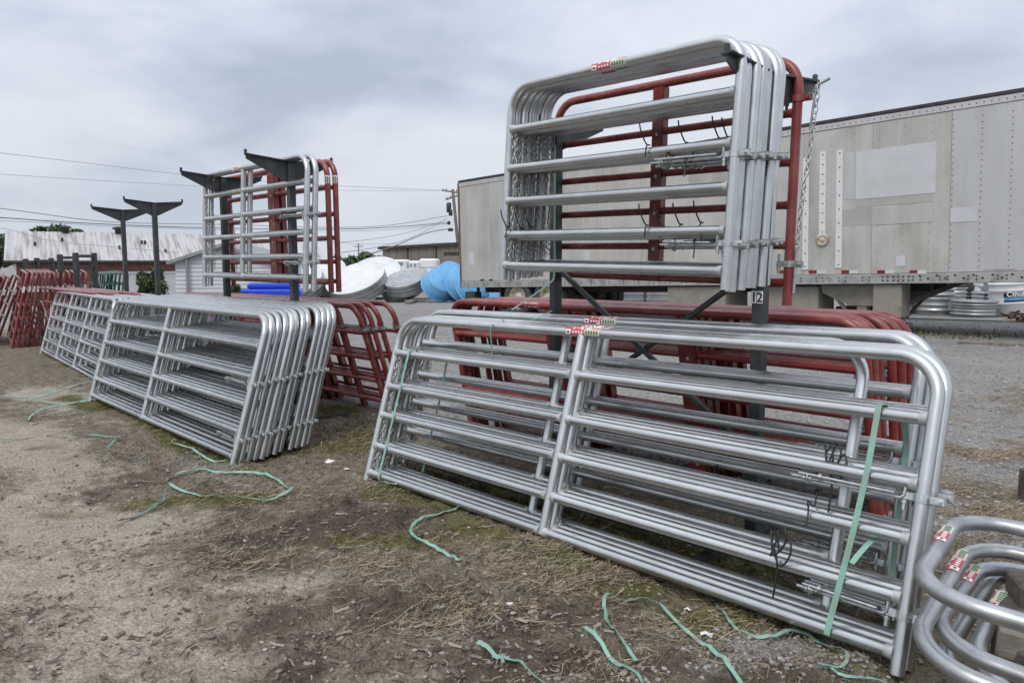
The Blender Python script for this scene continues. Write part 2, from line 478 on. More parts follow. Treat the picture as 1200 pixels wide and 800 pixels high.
def ground_material():
    m = bpy.data.materials.new('trodden_ground'); m.use_nodes = True
    t = m.node_tree; b = t.nodes['Principled BSDF']; L = t.links.new
    c = t.nodes.new('ShaderNodeTexCoord')

    def nz(s, d=6, r=0.6, typ='Fac'):
        n = t.nodes.new('ShaderNodeTexNoise'); n.inputs['Scale'].default_value = s; n.inputs['Detail'].default_value = d
        n.inputs['Roughness'].default_value = r; L(c.outputs['Object'], n.inputs['Vector']); return n.outputs[typ]

    def ramp(src, *st):
        n = t.nodes.new('ShaderNodeValToRGB'); e = n.color_ramp.elements
        e[0].position, e[0].color = st[0][0], (*st[0][1], 1); e[1].position, e[1].color = st[-1][0], (*st[-1][1], 1)
        for p, cc in st[1:-1]: e.new(p).color = (*cc, 1)
        L(src, n.inputs[0]); return n.outputs[0]

    def mix(f, a, bb):
        n = t.nodes.new('ShaderNodeMixRGB')
        if isinstance(f, float): n.inputs[0].default_value = f
        else: L(f, n.inputs[0])
        L(a, n.inputs[1]); L(bb, n.inputs[2]); return n.outputs[0]

    def sharp(a, n, k=2.2):
        """patch edge broken up by fine noise"""
        s1 = t.nodes.new('ShaderNodeMath'); s1.operation = 'MULTIPLY_ADD'; L(n, s1.inputs[0]); s1.inputs[1].default_value = 1.1; s1.inputs[2].default_value = -0.55
        s2 = t.nodes.new('ShaderNodeMath'); s2.operation = 'ADD'; L(a, s2.inputs[0]); L(s1.outputs[0], s2.inputs[1])
        s3 = t.nodes.new('ShaderNodeMapRange'); s3.inputs['From Min'].default_value = 0.25; s3.inputs['From Max'].default_value = 0.75
        L(s2.outputs[0], s3.inputs['Value']); return s3.outputs[0]

    za = t.nodes.new('ShaderNodeVertexColor'); za.layer_name = 'zone_a'
    zb = t.nodes.new('ShaderNodeVertexColor'); zb.layer_name = 'zone_b'
    sa = t.nodes.new('ShaderNodeSeparateColor'); L(za.outputs[0], sa.inputs[0])
    sb = t.nodes.new('ShaderNodeSeparateColor'); L(zb.outputs[0], sb.inputs[0])
    f1, f2, f3 = nz(9, 8, 0.65), nz(40, 6, 0.65), nz(140, 4, 0.6)
    fm = mix(0.5, f1, f2)
    mud = ramp(fm, (0.33, (0.070, 0.056, 0.042)), (0.48, (0.18, 0.148, 0.108)), (0.60, (0.27, 0.228, 0.172)), (0.70, (0.34, 0.30, 0.25)))
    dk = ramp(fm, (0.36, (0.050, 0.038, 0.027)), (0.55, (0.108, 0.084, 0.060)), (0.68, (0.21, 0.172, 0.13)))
    trk = ramp(fm, (0.34, (0.29, 0.252, 0.20)), (0.55, (0.40, 0.348, 0.272)), (0.68, (0.46, 0.408, 0.328)))
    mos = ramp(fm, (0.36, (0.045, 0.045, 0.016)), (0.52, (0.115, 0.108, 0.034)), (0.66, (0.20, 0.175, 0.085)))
    stw = ramp(mix(0.6, f2, f3), (0.36, (0.075, 0.055, 0.036)), (0.52, (0.20, 0.155, 0.10)), (0.66, (0.38, 0.31, 0.21)))
    vo = t.nodes.new('ShaderNodeTexVoronoi'); vo.inputs['Scale'].default_value = 55; L(c.outputs['Object'], vo.inputs['Vector'])
    gcol = mix(0.45, ramp(vo.outputs['Color'], (0.0, (0.16, 0.154, 0.146)), (0.5, (0.29, 0.28, 0.27)), (1.0, (0.43, 0.42, 0.405))),
               ramp(nz(1.3, 6, 0.6), (0.35, (0.21, 0.20, 0.187)), (0.65, (0.34, 0.33, 0.315))))
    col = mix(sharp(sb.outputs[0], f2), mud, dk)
    col = mix(sharp(sa.outputs[0], f1), col, trk)
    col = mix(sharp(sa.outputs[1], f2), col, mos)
    col = mix(sharp(sa.outputs[2], f2), col, gcol)
    col = mix(sharp(sb.outputs[1], f2), col, stw)
    def grit(scale_, lo, hi, src):
        v_ = t.nodes.new('ShaderNodeTexVoronoi'); v_.inputs['Scale'].default_value = scale_; L(c.outputs['Object'], v_.inputs['Vector'])
        sp = t.nodes.new('ShaderNodeSeparateColor'); L(v_.outputs['Color'], sp.inputs[0])
        mr = t.nodes.new('ShaderNodeMapRange'); mr.inputs['To Min'].default_value = lo; mr.inputs['To Max'].default_value = hi; L(sp.outputs[0], mr.inputs['Value'])
        h_ = t.nodes.new('ShaderNodeHueSaturation'); L(src, h_.inputs['Color']); L(mr.outputs[0], h_.inputs['Value']); return h_.outputs[0]
    col = grit(130, .80, 1.22, grit(45, .88, 1.12, col))
    L(col, b.inputs['Base Color'])
    b.inputs['Roughness'].default_value = 0.92
    b.inputs['Specular IOR Level'].default_value = 0.25
    add = t.nodes.new('ShaderNodeMath'); add.operation = 'ADD'; L(mix(0.5, f2, f3), add.inputs[0]); L(vo.outputs['Distance'], add.inputs[1])
    bp = t.nodes.new('ShaderNodeBump'); bp.inputs['Strength'].default_value = 0.9; bp.inputs['Distance'].default_value = 0.02
    L(add.outputs[0], bp.inputs['Height']); L(bp.outputs[0], b.inputs['Normal'])
    return m


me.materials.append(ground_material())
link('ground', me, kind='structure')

# nearest-vertex ground height for scattering
def gh(x, y):
    x = np.asarray(x, float); y = np.asarray(y, float)
    r = np.hypot(x, y); a = np.arctan2(x, y)
    ri = np.clip(np.searchsorted(rad, r) - 1, 0, NR - 2); ai = np.clip(np.searchsorted(ang, a) - 1, 0, NA - 2)
    fr = (r - rad[ri]) / (rad[ri + 1] - rad[ri]); fa = (a - ang[ai]) / (ang[ai + 1] - ang[ai])
    g = Z.reshape(NR, NA)
    return (g[ri, ai] * (1 - fa) + g[ri, ai + 1] * fa) * (1 - fr) + (g[ri + 1, ai] * (1 - fa) + g[ri + 1, ai + 1] * fa) * fr


def gnd(px, py, lift=0.0):
    p = on(px, py); p.z = float(gh(p.x, p.y)) + lift; return p

# ================================================================== gates
TR = 0.027
VR = {12: [0.0, 0.199, 0.420, 0.637, 0.889]}
GH = 1.135


def arc(cx, cz, r, a0, a1, n):
    return [(cx + r * math.cos(a0 + (a1 - a0) * i / n), 0, cz + r * math.sin(a0 + (a1 - a0) * i / n)) for i in range(n + 1)]


def gate_frame_mesh(W, H, r, foot, rb=0.165, sides=12, seg=8):
    pts = [(0, 0, -foot), (0, 0, 0), (0, 0, H * 0.5)] + arc(rb, H - rb, rb, math.pi, math.pi / 2, seg) + [(W * 0.5, 0, H)] + \
        arc(W - rb, H - rb, rb, math.pi / 2, 0, seg) + [(W, 0, H * 0.5), (W, 0, 0), (W, 0, -foot)]
    return MB().tube(pts, r, sides)


def rail_mesh(x0, x1, r, sides=12):
    d = 0.014
    pts = [(x0, 0, 0), (x0 + d, 0, 0), (x0 + 2.2 * d, 0, 0), (x1 - 2.2 * d, 0, 0), (x1 - d, 0, 0), (x1, 0, 0)]
    b = MB().tube(pts, r, sides, rad=[r * 1.16, r * 1.12, r, r, r * 1.12, r * 1.16])
    for i in range(5):
        if i != 2: b.m[i * sides:(i + 1) * sides] = [1] * sides
    return b


def chain_links(n, step=0.034, wander=0.006, seed=1, lr=0.0032):
    rg = random.Random(seed); b = MB(); x = y = 0.0
    for i in range(n):
        x += rg.uniform(-wander, wander); y += rg.uniform(-wander, wander)
        z = -i * step; pts = []
        tw = rg.uniform(-.5, .5) + (math.pi / 2 if i % 2 else 0)
        for k in range(8):
            a = 2 * math.pi * k / 8
            w, h = math.cos(a) * 0.0115, math.sin(a) * 0.0235
            pts.append((x + w * math.cos(tw), y + w * math.sin(tw), z + h))
        b.tube(pts, lr, 4, closed=True)
    return b


def clamp_mesh(r):
    b = MB()
    pr = []
    for k in range(17):
        a = 2 * math.pi * k / 16
        pr.append((math.cos(a), math.sin(a)))
    for (h0, h1, ra, rb_) in ((-0.017, 0.017, r + 0.005, r + 0.005),):
        vs = [(x * ra, y * ra, h0) for x, y in pr[:-1]] + [(x * rb_, y * rb_, h1) for x, y in pr[:-1]] + \
             [(x * r * .98, y * r * .98, h0) for x, y in pr[:-1]] + [(x * r * .98, y * r * .98, h1) for x, y in pr[:-1]]
        fs = []
        for k in range(16):
            j = (k + 1) % 16
            fs += [(k, j, 16 + j, 16 + k), (16 + k, 16 + j, 48 + j, 48 + k), (j, k, 32 + k, 32 + j)]
        b.add(vs, fs)
    b.bbox((r, -0.010, -0.017), (r + 0.055, -0.003, 0.017), 0.003)
    b.bbox((r, 0.003, -0.017), (r + 0.055, 0.010, 0.017), 0.003)
    b.tube([(r + 0.034, -0.026, 0), (r + 0.034, 0.026, 0)], 0.006, 6)
    b.tube([(r + 0.034, -0.019, 0), (r + 0.034, -0.010, 0)], 0.0115, 6)
    b.tube([(r + 0.034, 0.010, 0), (r + 0.034, 0.019, 0)], 0.0115, 6)
    b.bbox((-r - 0.045, -0.012, -0.016), (-r, 0.012, 0.016), 0.003)
    b.tube([(-r - 0.035, 0, -0.055), (-r - 0.035, 0, 0.055)], 0.0085, 8)
    b.tube([(-r - 0.035, 0, -0.03), (-r - 0.035, 0, -0.018)], 0.013, 6)
    return b


def rod_mesh(L, j=0.05):
    """threaded hinge bolts taped along a rail: two thin rods with nuts and washers"""
    b = MB()
    b.tube([(0, -0.004, j), (0, -0.004, 0.012), (-0.012, -0.004, 0), (-L, 0.002, 0.006)], 0.0072, 6)
    b.tube([(-0.03, -0.022, 0.014), (-L * 0.92, -0.012, 0.02)], 0.0065, 6)
    for x in (L * 0.80, L * 0.86):
        b.tube([(-x, 0.001, 0.005), (-x - 0.012, 0.001, 0.005)], 0.016, 6)
    b.tube([(-L * 0.83, 0.001, 0.005), (-L * 0.83 - 0.004, 0.001, 0.005)], 0.024, 10)
    b.tube([(-L * 0.70, -0.014, 0.018), (-L * 0.70 - 0.013, -0.014, 0.018)], 0.015, 6)
    return b


def sticker_mesh(r, L=0.26, band=1.5, kind='product'):
    """printed label wrapped part way round a tube that runs along x"""
    b = MB(); R0 = r + 0.0009

    def patch(x0, x1, a0, a1, mt, lift=0.0):
        vs = []; n = 6
        for x in (x0, x1):
            for k in range(n + 1):
                a = a0 + (a1 - a0) * k / n
                vs.append((x, -(R0 + lift) * math.cos(a), (R0 + lift) * math.sin(a)))
        b.add(vs, [(k, n + 1 + k, n + 2 + k, k + 1) for k in range(n)][::1], mt, True)
    if kind == 'white':
        patch(0, L, -band, band, 1)
        for i in range(3): patch(L * (.2 + .25 * i), L * (.3 + .25 * i), -band * .6, band * .5, 4, 0.0004)
        return b
    lo, hi = -0.75, 1.35
    patch(0, L * 0.56, lo, hi, 0)
    patch(L * 0.56, L, lo, hi, 2)
    patch(L * .02, L * .17, lo * .9, 0.35, 1, 0.0005); patch(L * .06, L * .13, -.35, -.02, 4, 0.0009)
    patch(L * .22, L * .27, .45, 1.2, 1, 0.0005); patch(L * .30, L * .42, .75, 1.1, 1, 0.0005); patch(L * .45, L * .52, .4, 1.2, 1, 0.0005)
    for i in range(4): patch(L * (.22 + .085 * i), L * (.27 + .085 * i), -.42, .05, 1, 0.0005)
    for i in range(5): patch(L * (.60 + .075 * i), L * (.645 + .075 * i), -.5, .25, 3, 0.0005)
    patch(L * .59, L * .72, .6, 1.2, 1, 0.0005); patch(L * .76, L * .97, .75, 1.05, 0, 0.0005)
    return b


SMATS = [S_RED, S_WHT, S_CRM, S_GRN, S_BLK]
_rails = {}


def rail_data(x0, x1, r, m, sides):
    k = (round(x0, 3), round(x1, 3), r, m.name, sides)
    if k not in _rails: _rails[k] = rail_mesh(x0, x1, r, sides).mesh('rail', [m, GALVW if m.name.startswith('galv') else m])
    return _rails[k]


CL_G = clamp_mesh(TR).mesh('hinge_clamp', GALVB)
CL_R = clamp_mesh(TR).mesh('hinge_clamp', RED)
ROD_A = rod_mesh(0.46).mesh('hinge_rod', GALVB)
ROD_B = rod_mesh(0.36).mesh('hinge_rod', GALVB)
CH_G = [chain_links(24, seed=k).mesh('chain', CHAIN) for k in range(3)]
ST_P = sticker_mesh(TR).mesh('sticker', SMATS)
ST_W = sticker_mesh(TR, 0.075, 2.2, 'white').mesh('sticker', SMATS)


def tie_mesh(pts, w=0.006): return MB().tube(smooth_path(pts, 4), w * 0.5, 5)


TIE = tie_mesh([(0, -0.036, -0.03), (0.004, -0.034, 0.03), (0, 0.0, 0.038), (-0.006, -0.03, 0.045), (-0.022, -0.06, 0.11), (-0.03, -0.065, 0.15)], 0.0085).mesh('cable_tie', BLACK)
TIE2 = tie_mesh([(0, 0.034, 0.02), (0.004, 0.02, -0.036), (0, -0.034, -0.02), (0.006, -0.03, -0.06), (0.016, -0.05, -0.12)], 0.008).mesh('cable_tie', BLACK)
TANGLE = tie_mesh([(0, -0.036, -0.14), (0, -0.04, -0.04), (-.012, -.04, .02), (-.045, -.045, .09), (-.02, -.05, .13), (0.0, -.05, .05), (.03, -.045, .11), (.05, -.05, .05), (.012, -.045, -.01), (-.03, -.05, .06), (-.05, -.05, .13), (-.02, -.055, .03), (.02, -.05, .09), (.0, -.05, .15), (-.035, -.05, .02)], 0.009).mesh('cable_tie', BLACK)


def make_gate(label, cat='gate', group=None, W=3.66, mids=(0.487,), color=GALV, H=GH, rails=(0.0, 0.199, 0.420, 0.637, 0.889), r=TR, foot=0.075, hw=True,
              plate=0.0, sticker=None, chain=1, sides=12, clampmesh=None, seg=8, chain_end=0.0, ties=()):
    root = thing('tube_gate', label, cat, group=group)
    gate_frame_mesh(W, H, r, foot, sides=sides, seg=seg).build('frame', color, root)
    ends = [0.0] + [m * W for m in mids] + [W]
    if plate:                                             # flat channel braces: rails run through
        for rz in rails:
            o = link('rail', rail_data(r * .6, W - r * .6, r * 0.86, color, sides), root); o.location = (0, 0, rz)
        for m in mids:
            b = MB()
            b.bbox((m * W - plate / 2, -r * 1.1, -r * .9), (m * W + plate / 2, -r * 1.1 + 0.006, H - r * .9), 0.002)
            b.bbox((m * W - plate / 2, -r * 1.1, -r * .9), (m * W - plate / 2 + 0.006, r, H - r * .9), 0.002)
            b.bbox((m * W + plate / 2 - 0.006, -r * 1.1, -r * .9), (m * W + plate / 2, r, H - r * .9), 0.002)
            b.build('brace_plate', color, root)
            w = MB()
            for rz in rails[1:]:
                w.tube([(m * W, -r * 1.1 - .003, rz - .018), (m * W, -r * 1.1 + .001, rz - .018)], 0.012, 8)
            w.build('plate_hole', S_CRM, root)
    else:
        for i in range(len(ends) - 1):
            a = ends[i] + r * .7; bb = ends[i + 1] - r * .7
            md = rail_data(0, bb - a, r * 0.96, color, sides)
            for rz in rails:
                o = link('rail', md, root); o.location = (a, 0, rz)
        for m in mids:
            MB().tube([(m * W, 0, -r * .5), (m * W, 0, H - r * .5)], r, sides).build('stile', color, root)
    if hw:
        for v, rd in ((rails[3] - 0.055, ROD_A), (rails[1] - 0.06, ROD_B)):
            o = link('hinge_clamp', clampmesh or CL_G, root); o.location = (W, 0, v)
            o = link('hinge_rod', rd, root); o.location = (W - r - 0.035, -0.006, v - 0.012)
    for k in range(chain):
        o = link('chain', CH_G[k % 3], root); o.location = (chain_end * W + (0.034 if chain_end < .5 else -0.034) * (1 + k), -0.004 + .012 * k, rails[-1] - 0.03 - 0.02 * k)
        o.rotation_euler = (0, 0, k * 1.3)
    if sticker is not None:
        o = link('sticker', ST_P, root); o.location = (sticker * W, 0, H)
    for (md, x, z) in ties:
        o = link('cable_tie', md, root); o.location = (x, 0, z)
    return root


def gate_matrix(O, th, slope, lean):
    th, slope, lean = R(th), R(slope), R(lean)
    Ux = Vector((math.sin(th) * math.cos(slope), -math.cos(th) * math.cos(slope), math.sin(slope)))
    Nn = Vector((math.cos(th), math.sin(th), 0))
    V = Vector((0, 0, 1)) * math.cos(lean) + Nn * math.sin(lean)
    Yn = V.cross(Ux).normalized(); V = Ux.cross(Yn)
    return Matrix(((Ux.x, Yn.x, V.x, O[0]), (Ux.y, Yn.y, V.y, O[1]), (Ux.z, Yn.z, V.z, O[2]), (0, 0, 0, 1)))


ORD = ['', 'second', 'third', 'fourth', 'fifth', 'sixth', 'seventh', 'eighth', 'ninth', 'tenth', 'eleventh', 'twelfth', 'thirteenth', 'fourteenth']


def stack(proto, items, O, th, slope, lean, labels, group):
    """items: (offset away, shift along, lift, extra lean, extra turn) - the first places proto itself"""
    out = []
    for i, (d, sft, lift, dl, dth) in enumerate(items):
        g = proto if i == 0 else copy_tree(proto)
        M = gate_matrix((0, 0, 0), th + dth, slope, lean + dl)
        Ux = M.col[0].to_3d(); Nn = Vector((math.cos(R(th)), math.sin(R(th)), 0))
        p = Vector(O) + Nn * d + Ux * sft + Vector((0, 0, lift))
        M.translation = p
        g.matrix_world = M
        g['label'] = labels[i]; g['group'] = group
        out.append(g)
    return out


# ---- the strapped stack nearest the camera
OM = (-1.039, 5.384, CAMZ - 1.530)
pm = make_gate('x', W=3.66, mids=(0.487,), sticker=0.455, chain=2, sides=14, seg=10)
jit = lambda a: rng.uniform(-a, a)
ms_items = [(0, 0, 0, 0, 0), (0.057, 0.006, .003, 0.1, 0.05), (0.114, -0.010, .004, -0.1, -0.05),
            (0.390, -0.20, 0.03, -.5, 0.1), (0.448, -0.17, 0.032, -.6, 0.0)]
lab = ['galvanised six-rail gate at the very front of the near strapped stack'] + [f'{ORD[i]} galvanised gate from the front of the near strapped stack' for i in range(1, 3)] + \
      ['second from the back of the galvanised gates in the near strapped stack', 'rearmost galvanised gate of the near strapped stack against the rack']
MAIN = stack(pm, ms_items, OM, 42.75, 1.07, 17.4, lab, 'galvanised gates in the near strapped stack')
pm2 = make_gate('x', W=3.28, mids=(0.455,), chain=2, sides=14, seg=10)
stack(pm2, [(0.178, 0.02, .008, -.1, .05)], OM, 42.75, 1.07, 17.4, ['shorter galvanised gate inside the near strapped stack, its middle stile standing apart to the left'], 'galvanised gates in the near strapped stack')
for g, (x, z, md) in ((MAIN[0], (3.66 - .42, .50, TIE2)), (MAIN[0], (3.66 - .50, .20, TANGLE)), (MAIN[1], (3.66 - .36, .57, TANGLE)), (MAIN[3], (3.66 - .9, .42, TIE2))):
    o = link('cable_tie', md, g); o.location = (x, 0, z)

# ---- the stack of galvanised gates further left
OS = (-4.931, 8.822, CAMZ - 1.58)
ps = make_gate('x', W=4.08, mids=(0.455,), chain=1, sides=10, seg=7)
items = []; d = 0.0
for i in range(12):
    items.append((d, -0.012 * i + jit(.015), 0.004 * i + jit(.004), jit(.25) - 0.1 * i, jit(.12)))
    d += 0.057 + (0.008 if i in (2, 5) else 0) + (0.025 if i == 7 else 0) + rng.uniform(0, .006)
lab = ['galvanised gate at the front of the dozen-gate stack left of the near stack'] + [f'{ORD[i]} galvanised gate from the front of the dozen-gate stack on the left' for i in range(1, 11)] + \
      ['rearmost galvanised gate of the dozen-gate stack, beside the red gates']
stack(ps, items, OS, 42.76, 0.61, 16.6, lab, 'galvanised gates in the dozen-gate stack')

# ---- long galvanised gates at the far left end of the row
p3 = make_gate('x', W=4.88, mids=(0.335, 0.667), hw=False, chain=0, sides=8, seg=6)
O3 = (-8.90, 14.30, CAMZ - 1.70)
items = [(0.085 * i + jit(.012), jit(.02), jit(.008) + .004 * i, -0.15 * i, 0.12 * jit(1)) for i in range(8)]
lab = ['front gate of the far stack of long galvanised gates with two middle stiles'] + [f'{ORD[i]} gate from the front of the far stack of long galvanised gates' for i in range(1, 7)] + ['rearmost gate of the far stack of long galvanised gates']
stack(p3, items, O3, 39.0, 0.45, 16.5, lab, 'long galvanised gates in the far stack')

# ---- hanging galvanised bundle on the numbered rack
OH = (-0.057, 5.12, CAMZ - 0.038)
ph = make_gate('x', H=1.16, W=1.708, mids=(), sticker=0.42, chain=2, sides=14, seg=10, foot=0.095)
items = [(0, 0, 0, 0, 0), (0.056, -.012, -.012, .1, 0.3), (0.113, .004, -.004, -.1, 0.5), (0.170, .002, .006, .1, 0.7), (0.226, -.008, 0.004, 0, 0.9), (0.283, .008, .010, 0, 1.1), (0.339, .0, .016, 0, 1.3)]
lab = ['front galvanised gate of the seven hanging high on the numbered rack'] + [f'{ORD[i]} galvanised gate from the front of the seven hanging on the numbered rack' for i in range(1, 6)] + ['rearmost galvanised gate of the seven hanging on the numbered rack']
HANG = stack(ph, items, OH, 41.79, -0.68, 3.4, lab, 'galvanised gates hanging on the numbered rack')
for gi, x, z, md in ((0, 1.17, .637, TIE), (0, 1.31, .64, TIE2), (1, 1.24, .65, TIE), (2, 1.33, .65, TIE), (3, 1.50, .65, TIE), (4, 1.53, .65, TIE), (0, 1.2, .20, TIE), (1, 1.27, .21, TIE), (2, 1.33, .21, TIE), (3, 1.42, .21, TIE),
                     (0, .05, .21, TIE), (1, .05, .21, TIE), (2, .06, .21, TIE), (3, .09, .21, TIE), (0, 1.52, .18, TIE2), (0, 1.43, .60, TIE2)):
    o = link('cable_tie', md, HANG[gi]); o.location = (x, 0, z)

# ---- hanging pair on the second rack
OG = (-3.515, 8.739, CAMZ - 0.18)
pg = make_gate('x', W=2.33, mids=(0.425,), sticker=0.33, chain=1, sides=12, foot=0.13, H=1.12, ties=((TIE2, 1.9, .64),))
stack(pg, [(0, 0, 0, 0, 0), (0.06, .02, .006, 0, .3)], OG, 43.7, 0.3, 3.0,
      ['front galvanised gate hanging on the rack behind the dozen-gate stack', 'second galvanised gate hanging close behind it on the rack behind the dozen-gate stack'], 'galvanised gates hanging on the second rack')

# ---- hanging red gates
RCLAMP = CL_R
# on the numbered rack: one red gate on the far side
pr = make_gate('red gate hanging alone on the far side of the numbered rack, chain at its end', group='red gates hanging on racks', W=1.83, mids=(0.5,), plate=0.085, color=RED, hw=False, chain=0, sides=14, seg=10, foot=0.13,
               H=1.21, rails=(0.0, 0.199, 0.425, 0.655, 0.915))
Mr = gate_matrix((0, 0, 0), 42.0, -0.6, 0.5)
pr.matrix_world = Mr; Mr.translation = Vector((1.535, 4.244, 1.475)) - Mr.col[0].to_3d() * 1.83
pr.matrix_world = Mr
b = clamp_mesh(TR); b.build('chain_bracket', RED, pr).location = (1.83, 0, 0.99)
b = MB().tube([(0, 0, -.02), (.07, 0, .05), (.125, 0, .07)], 0.008, 6).tube([(.05, 0, .03), (.03, 0, -.18)], 0.006, 6); b.build('latch_pin', GALVB, pr).location = (1.83 + .05, 0, 1.0)
cb_ = chain_links(27, 0.033, 0.002, 9, 0.003)
co = cb_.build('chain', CHAIN, pr); co.location = (1.83 + .115, 0, 1.05); co.rotation_euler = (0, R(5.0), 0)
b = clamp_mesh(TR); b.tube([(.04, 0, .09), (.035, 0, -.16)], .009, 8); b.build('latch_hook', GALVB, pr).location = (1.83, 0, 0.10)
# on the second rack: two red gates on the far side
pr2 = make_gate('x', W=2.40, mids=(0.53,), plate=0.15, color=RED, hw=False, chain=1, sides=12, foot=0.10, H=1.17, rails=(0.0, 0.20, 0.43, 0.66, 0.92))
o = link('sticker', ST_W, pr2); o.location = (2.40, 0, 0.95); o.rotation_euler = (0, R(-90), 0)
M2 = gate_matrix((0, 0, 0), 43.7, 0.2, -0.5)
pR2 = at(388, 331, 7.45)
stack(pr2, [(0, 0, 0, 0, 0), (0.075, 0.0, .006, 0, .2)], pR2 - M2.col[0].to_3d() * 2.40, 43.7, 0.2, -0.5,
      ['nearer of the two red gates hanging behind the galvanised pair on the second rack', 'further of the two red gates hanging behind the galvanised pair on the second rack'], 'red gates hanging on racks')

# ---- red gates leaning on the far side of the numbered rack
pa = make_gate('x', W=3.66, mids=(0.34, 0.68), plate=0.14, color=RED, hw=False, chain=2, sides=12, foot=0.085, H=1.27, rails=(0.0, 0.215, 0.45, 0.70, 0.98), chain_end=1.0)
LEANA = -11.0


def red_origin(px, py, ztop, H, lean, th, W):
    """foot of the left end for a gate whose top right corner shows at the pixel"""
    M = gate_matrix((0, 0, 0), th, 0.5, lean)
    p = atz(px, py, ztop)
    return p - M.col[0].to_3d() * W - M.col[2].to_3d() * H


OA = red_origin(1014, 377, 1.255, 1.27, LEANA, 43.5, 3.66)
items = [(0, 0, 0, 0, 0), (0.06, .01, .0, 0, .1), (0.12, -.01, .003, .1, 0), (0.18, .0, .003, -.3, 0), (0.30, 0.02, .005, .0, .1), (0.36, 0.05, .004, .1, 0), (0.42, 0.03, .006, 0, .2), (0.48, 0.06, .006, -.2, .1), (0.55, 0.02, .006, -.3, .1)]
lab = ['red gate leaning closest to the numbered rack behind the near strapped stack'] + [f'{ORD[i]} red gate out from the numbered rack behind the near strapped stack' for i in range(1, 8)] + \
      ['outermost red gate leaning on the far side of the numbered rack']
stack(pa, items, OA, 43.5, 0.5, LEANA, lab, 'red gates leaning on the far side of the numbered rack')

# ---- red gates leaning on the far side of the second rack, ends with chains in view
pbt = make_gate('x', W=4.27, mids=(0.33, 0.68), plate=0.10, color=RED, hw=False, chain=1, sides=12, foot=0.085, H=1.27, rails=(0.0, 0.215, 0.45, 0.70, 0.98), chain_end=1.0)
o = clamp_mesh(TR).build('hinge_clamp', GALVB, pbt); o.location = (4.27, 0, 1.02)
OB = red_origin(418, 359, 1.13, 1.27, -17, 43.5, 4.27)
items = [(0, 0, 0, 0, 0), (0.10, .02, .004, 0, .1), (0.20, .03, .008, .1, 0), (0.36, 0.07, .012, .0, .1), (0.05, -.55, .0, .2, .1), (0.14, -.65, .0, .1, 0), (0.25, -.35, .0, .1, 0)]
stack(pbt, items, OB, 43.5, 0.5, -17, ['red chained gate leaning nearest the second rack, beside the dozen-gate stack', 'second red chained gate out from the second rack, beside the dozen-gate stack',
      'third red chained gate out from the second rack, beside the dozen-gate stack', 'outermost red chained gate leaning on the second rack', 'red gate pushed back so its end hides behind the dozen-gate stack', 'red gate with its end set back between the first and second chained red gates', 'red gate with its end set back between the third and outermost chained red gates'], 'red gates leaning on the far side of the second rack')

# ---- red gates leaning on the far side of the third rack
pc = make_gate('x', W=4.88, mids=(0.33, 0.67), plate=0.08, color=RED, hw=False, chain=0, sides=8, foot=0.085, H=1.27, rails=(0.0, 0.215, 0.45, 0.70, 0.98), seg=6)
b = MB().tube([(-.06, -.05, 1.0), (-.03, -.04, .95), (-.01, -.05, -.03)], .011, 6); b.build('drop_rod', GALVB, pc)
OC = red_origin(46, 337, 1.02, 1.27, -14, 41.0, 0.0)
items = [(0, 0, 0, 0, 0), (0.09, .5, .0, 0, .1), (0.18, .55, .0, .1, 0), (0.3, 1.2, .01, .0, .1)]
stack(pc, items, OC, 41.0, 0.5, -14, ['red gate with a drop rod at its open end left of the far galvanised stack', 'second red gate out behind the far galvanised stack', 'third red gate out behind the far galvanised stack',
      'outermost red gate behind the far galvanised stack'], 'red gates leaning on the far side of the third rack')

# ---- tall red gates stacked at the left edge
pt = make_gate('x', W=3.05, mids=(0.5,), color=RED, hw=False, chain=0, sides=8, H=1.52, rails=(0.0, 0.24, 0.50, 0.80, 1.14), foot=0.08, seg=6)
o = link('sticker', ST_W, pt); o.location = (3.05, 0, 1.12); o.rotation_euler = (0, R(-90), 0); o.scale = (1.6, 1.03, 1.03)


def far_stack(feet, th, lean, labs, W=3.05, proto=None, grp='tall red gates stacked at the left'):
    for i, (px, py, dl) in enumerate(feet):
        g = proto if i == 0 else copy_tree(proto)
        M = gate_matrix((0, 0, 0), th, -0.8, lean + dl)
        p = gnd(px, py) + Vector((0, 0, 0.07))
        M.translation = p - M.col[0].to_3d() * W
        g.matrix_world = M; g['label'] = labs[i]; g['group'] = grp


far_stack([(15, 409, 0), (21, 408.5, 0.5), (27, 408, 0), (33, 407, -.5), (39, 406.5, -1), (45, 406, -1.5), (51, 405, -2)], 34.5, 13,
          ['red tall gate at the near side of the middle red stack, left edge'] + [f'{ORD[i]} tall red gate from the near side of the middle red stack' for i in range(1, 6)] + ['last tall red gate of the middle red stack, next to the upright ones'], proto=pt)
pt2 = copy_tree(pt)
far_stack([(66, 398, 0), (72, 398, 0), (78, 397, .5), (84, 397, .5), (90, 396, 1), (97, 396, 1)], 31.5, 5,
          ['tall red gate at the near side of the upright red stack behind'] + [f'{ORD[i]} tall red gate in the upright red stack from its near side' for i in range(1, 5)] + ['last tall red gate of the upright red stack, beside the dark green gates'], proto=pt2)
pt3 = copy_tree(pt)
far_stack([(-38, 408, 0), (-31, 407, 0), (-24, 406, 0), (-17, 405, 0), (-2, 401, -.5)], 36, 21,
          ['outermost red gate of the slanting red stack cut by the left edge'] + [f'{ORD[i]} red gate in the slanting red stack cut by the left edge' for i in range(1, 4)] + ['steep slanting red gate between the slanting stack and the middle red stack'], proto=pt3)

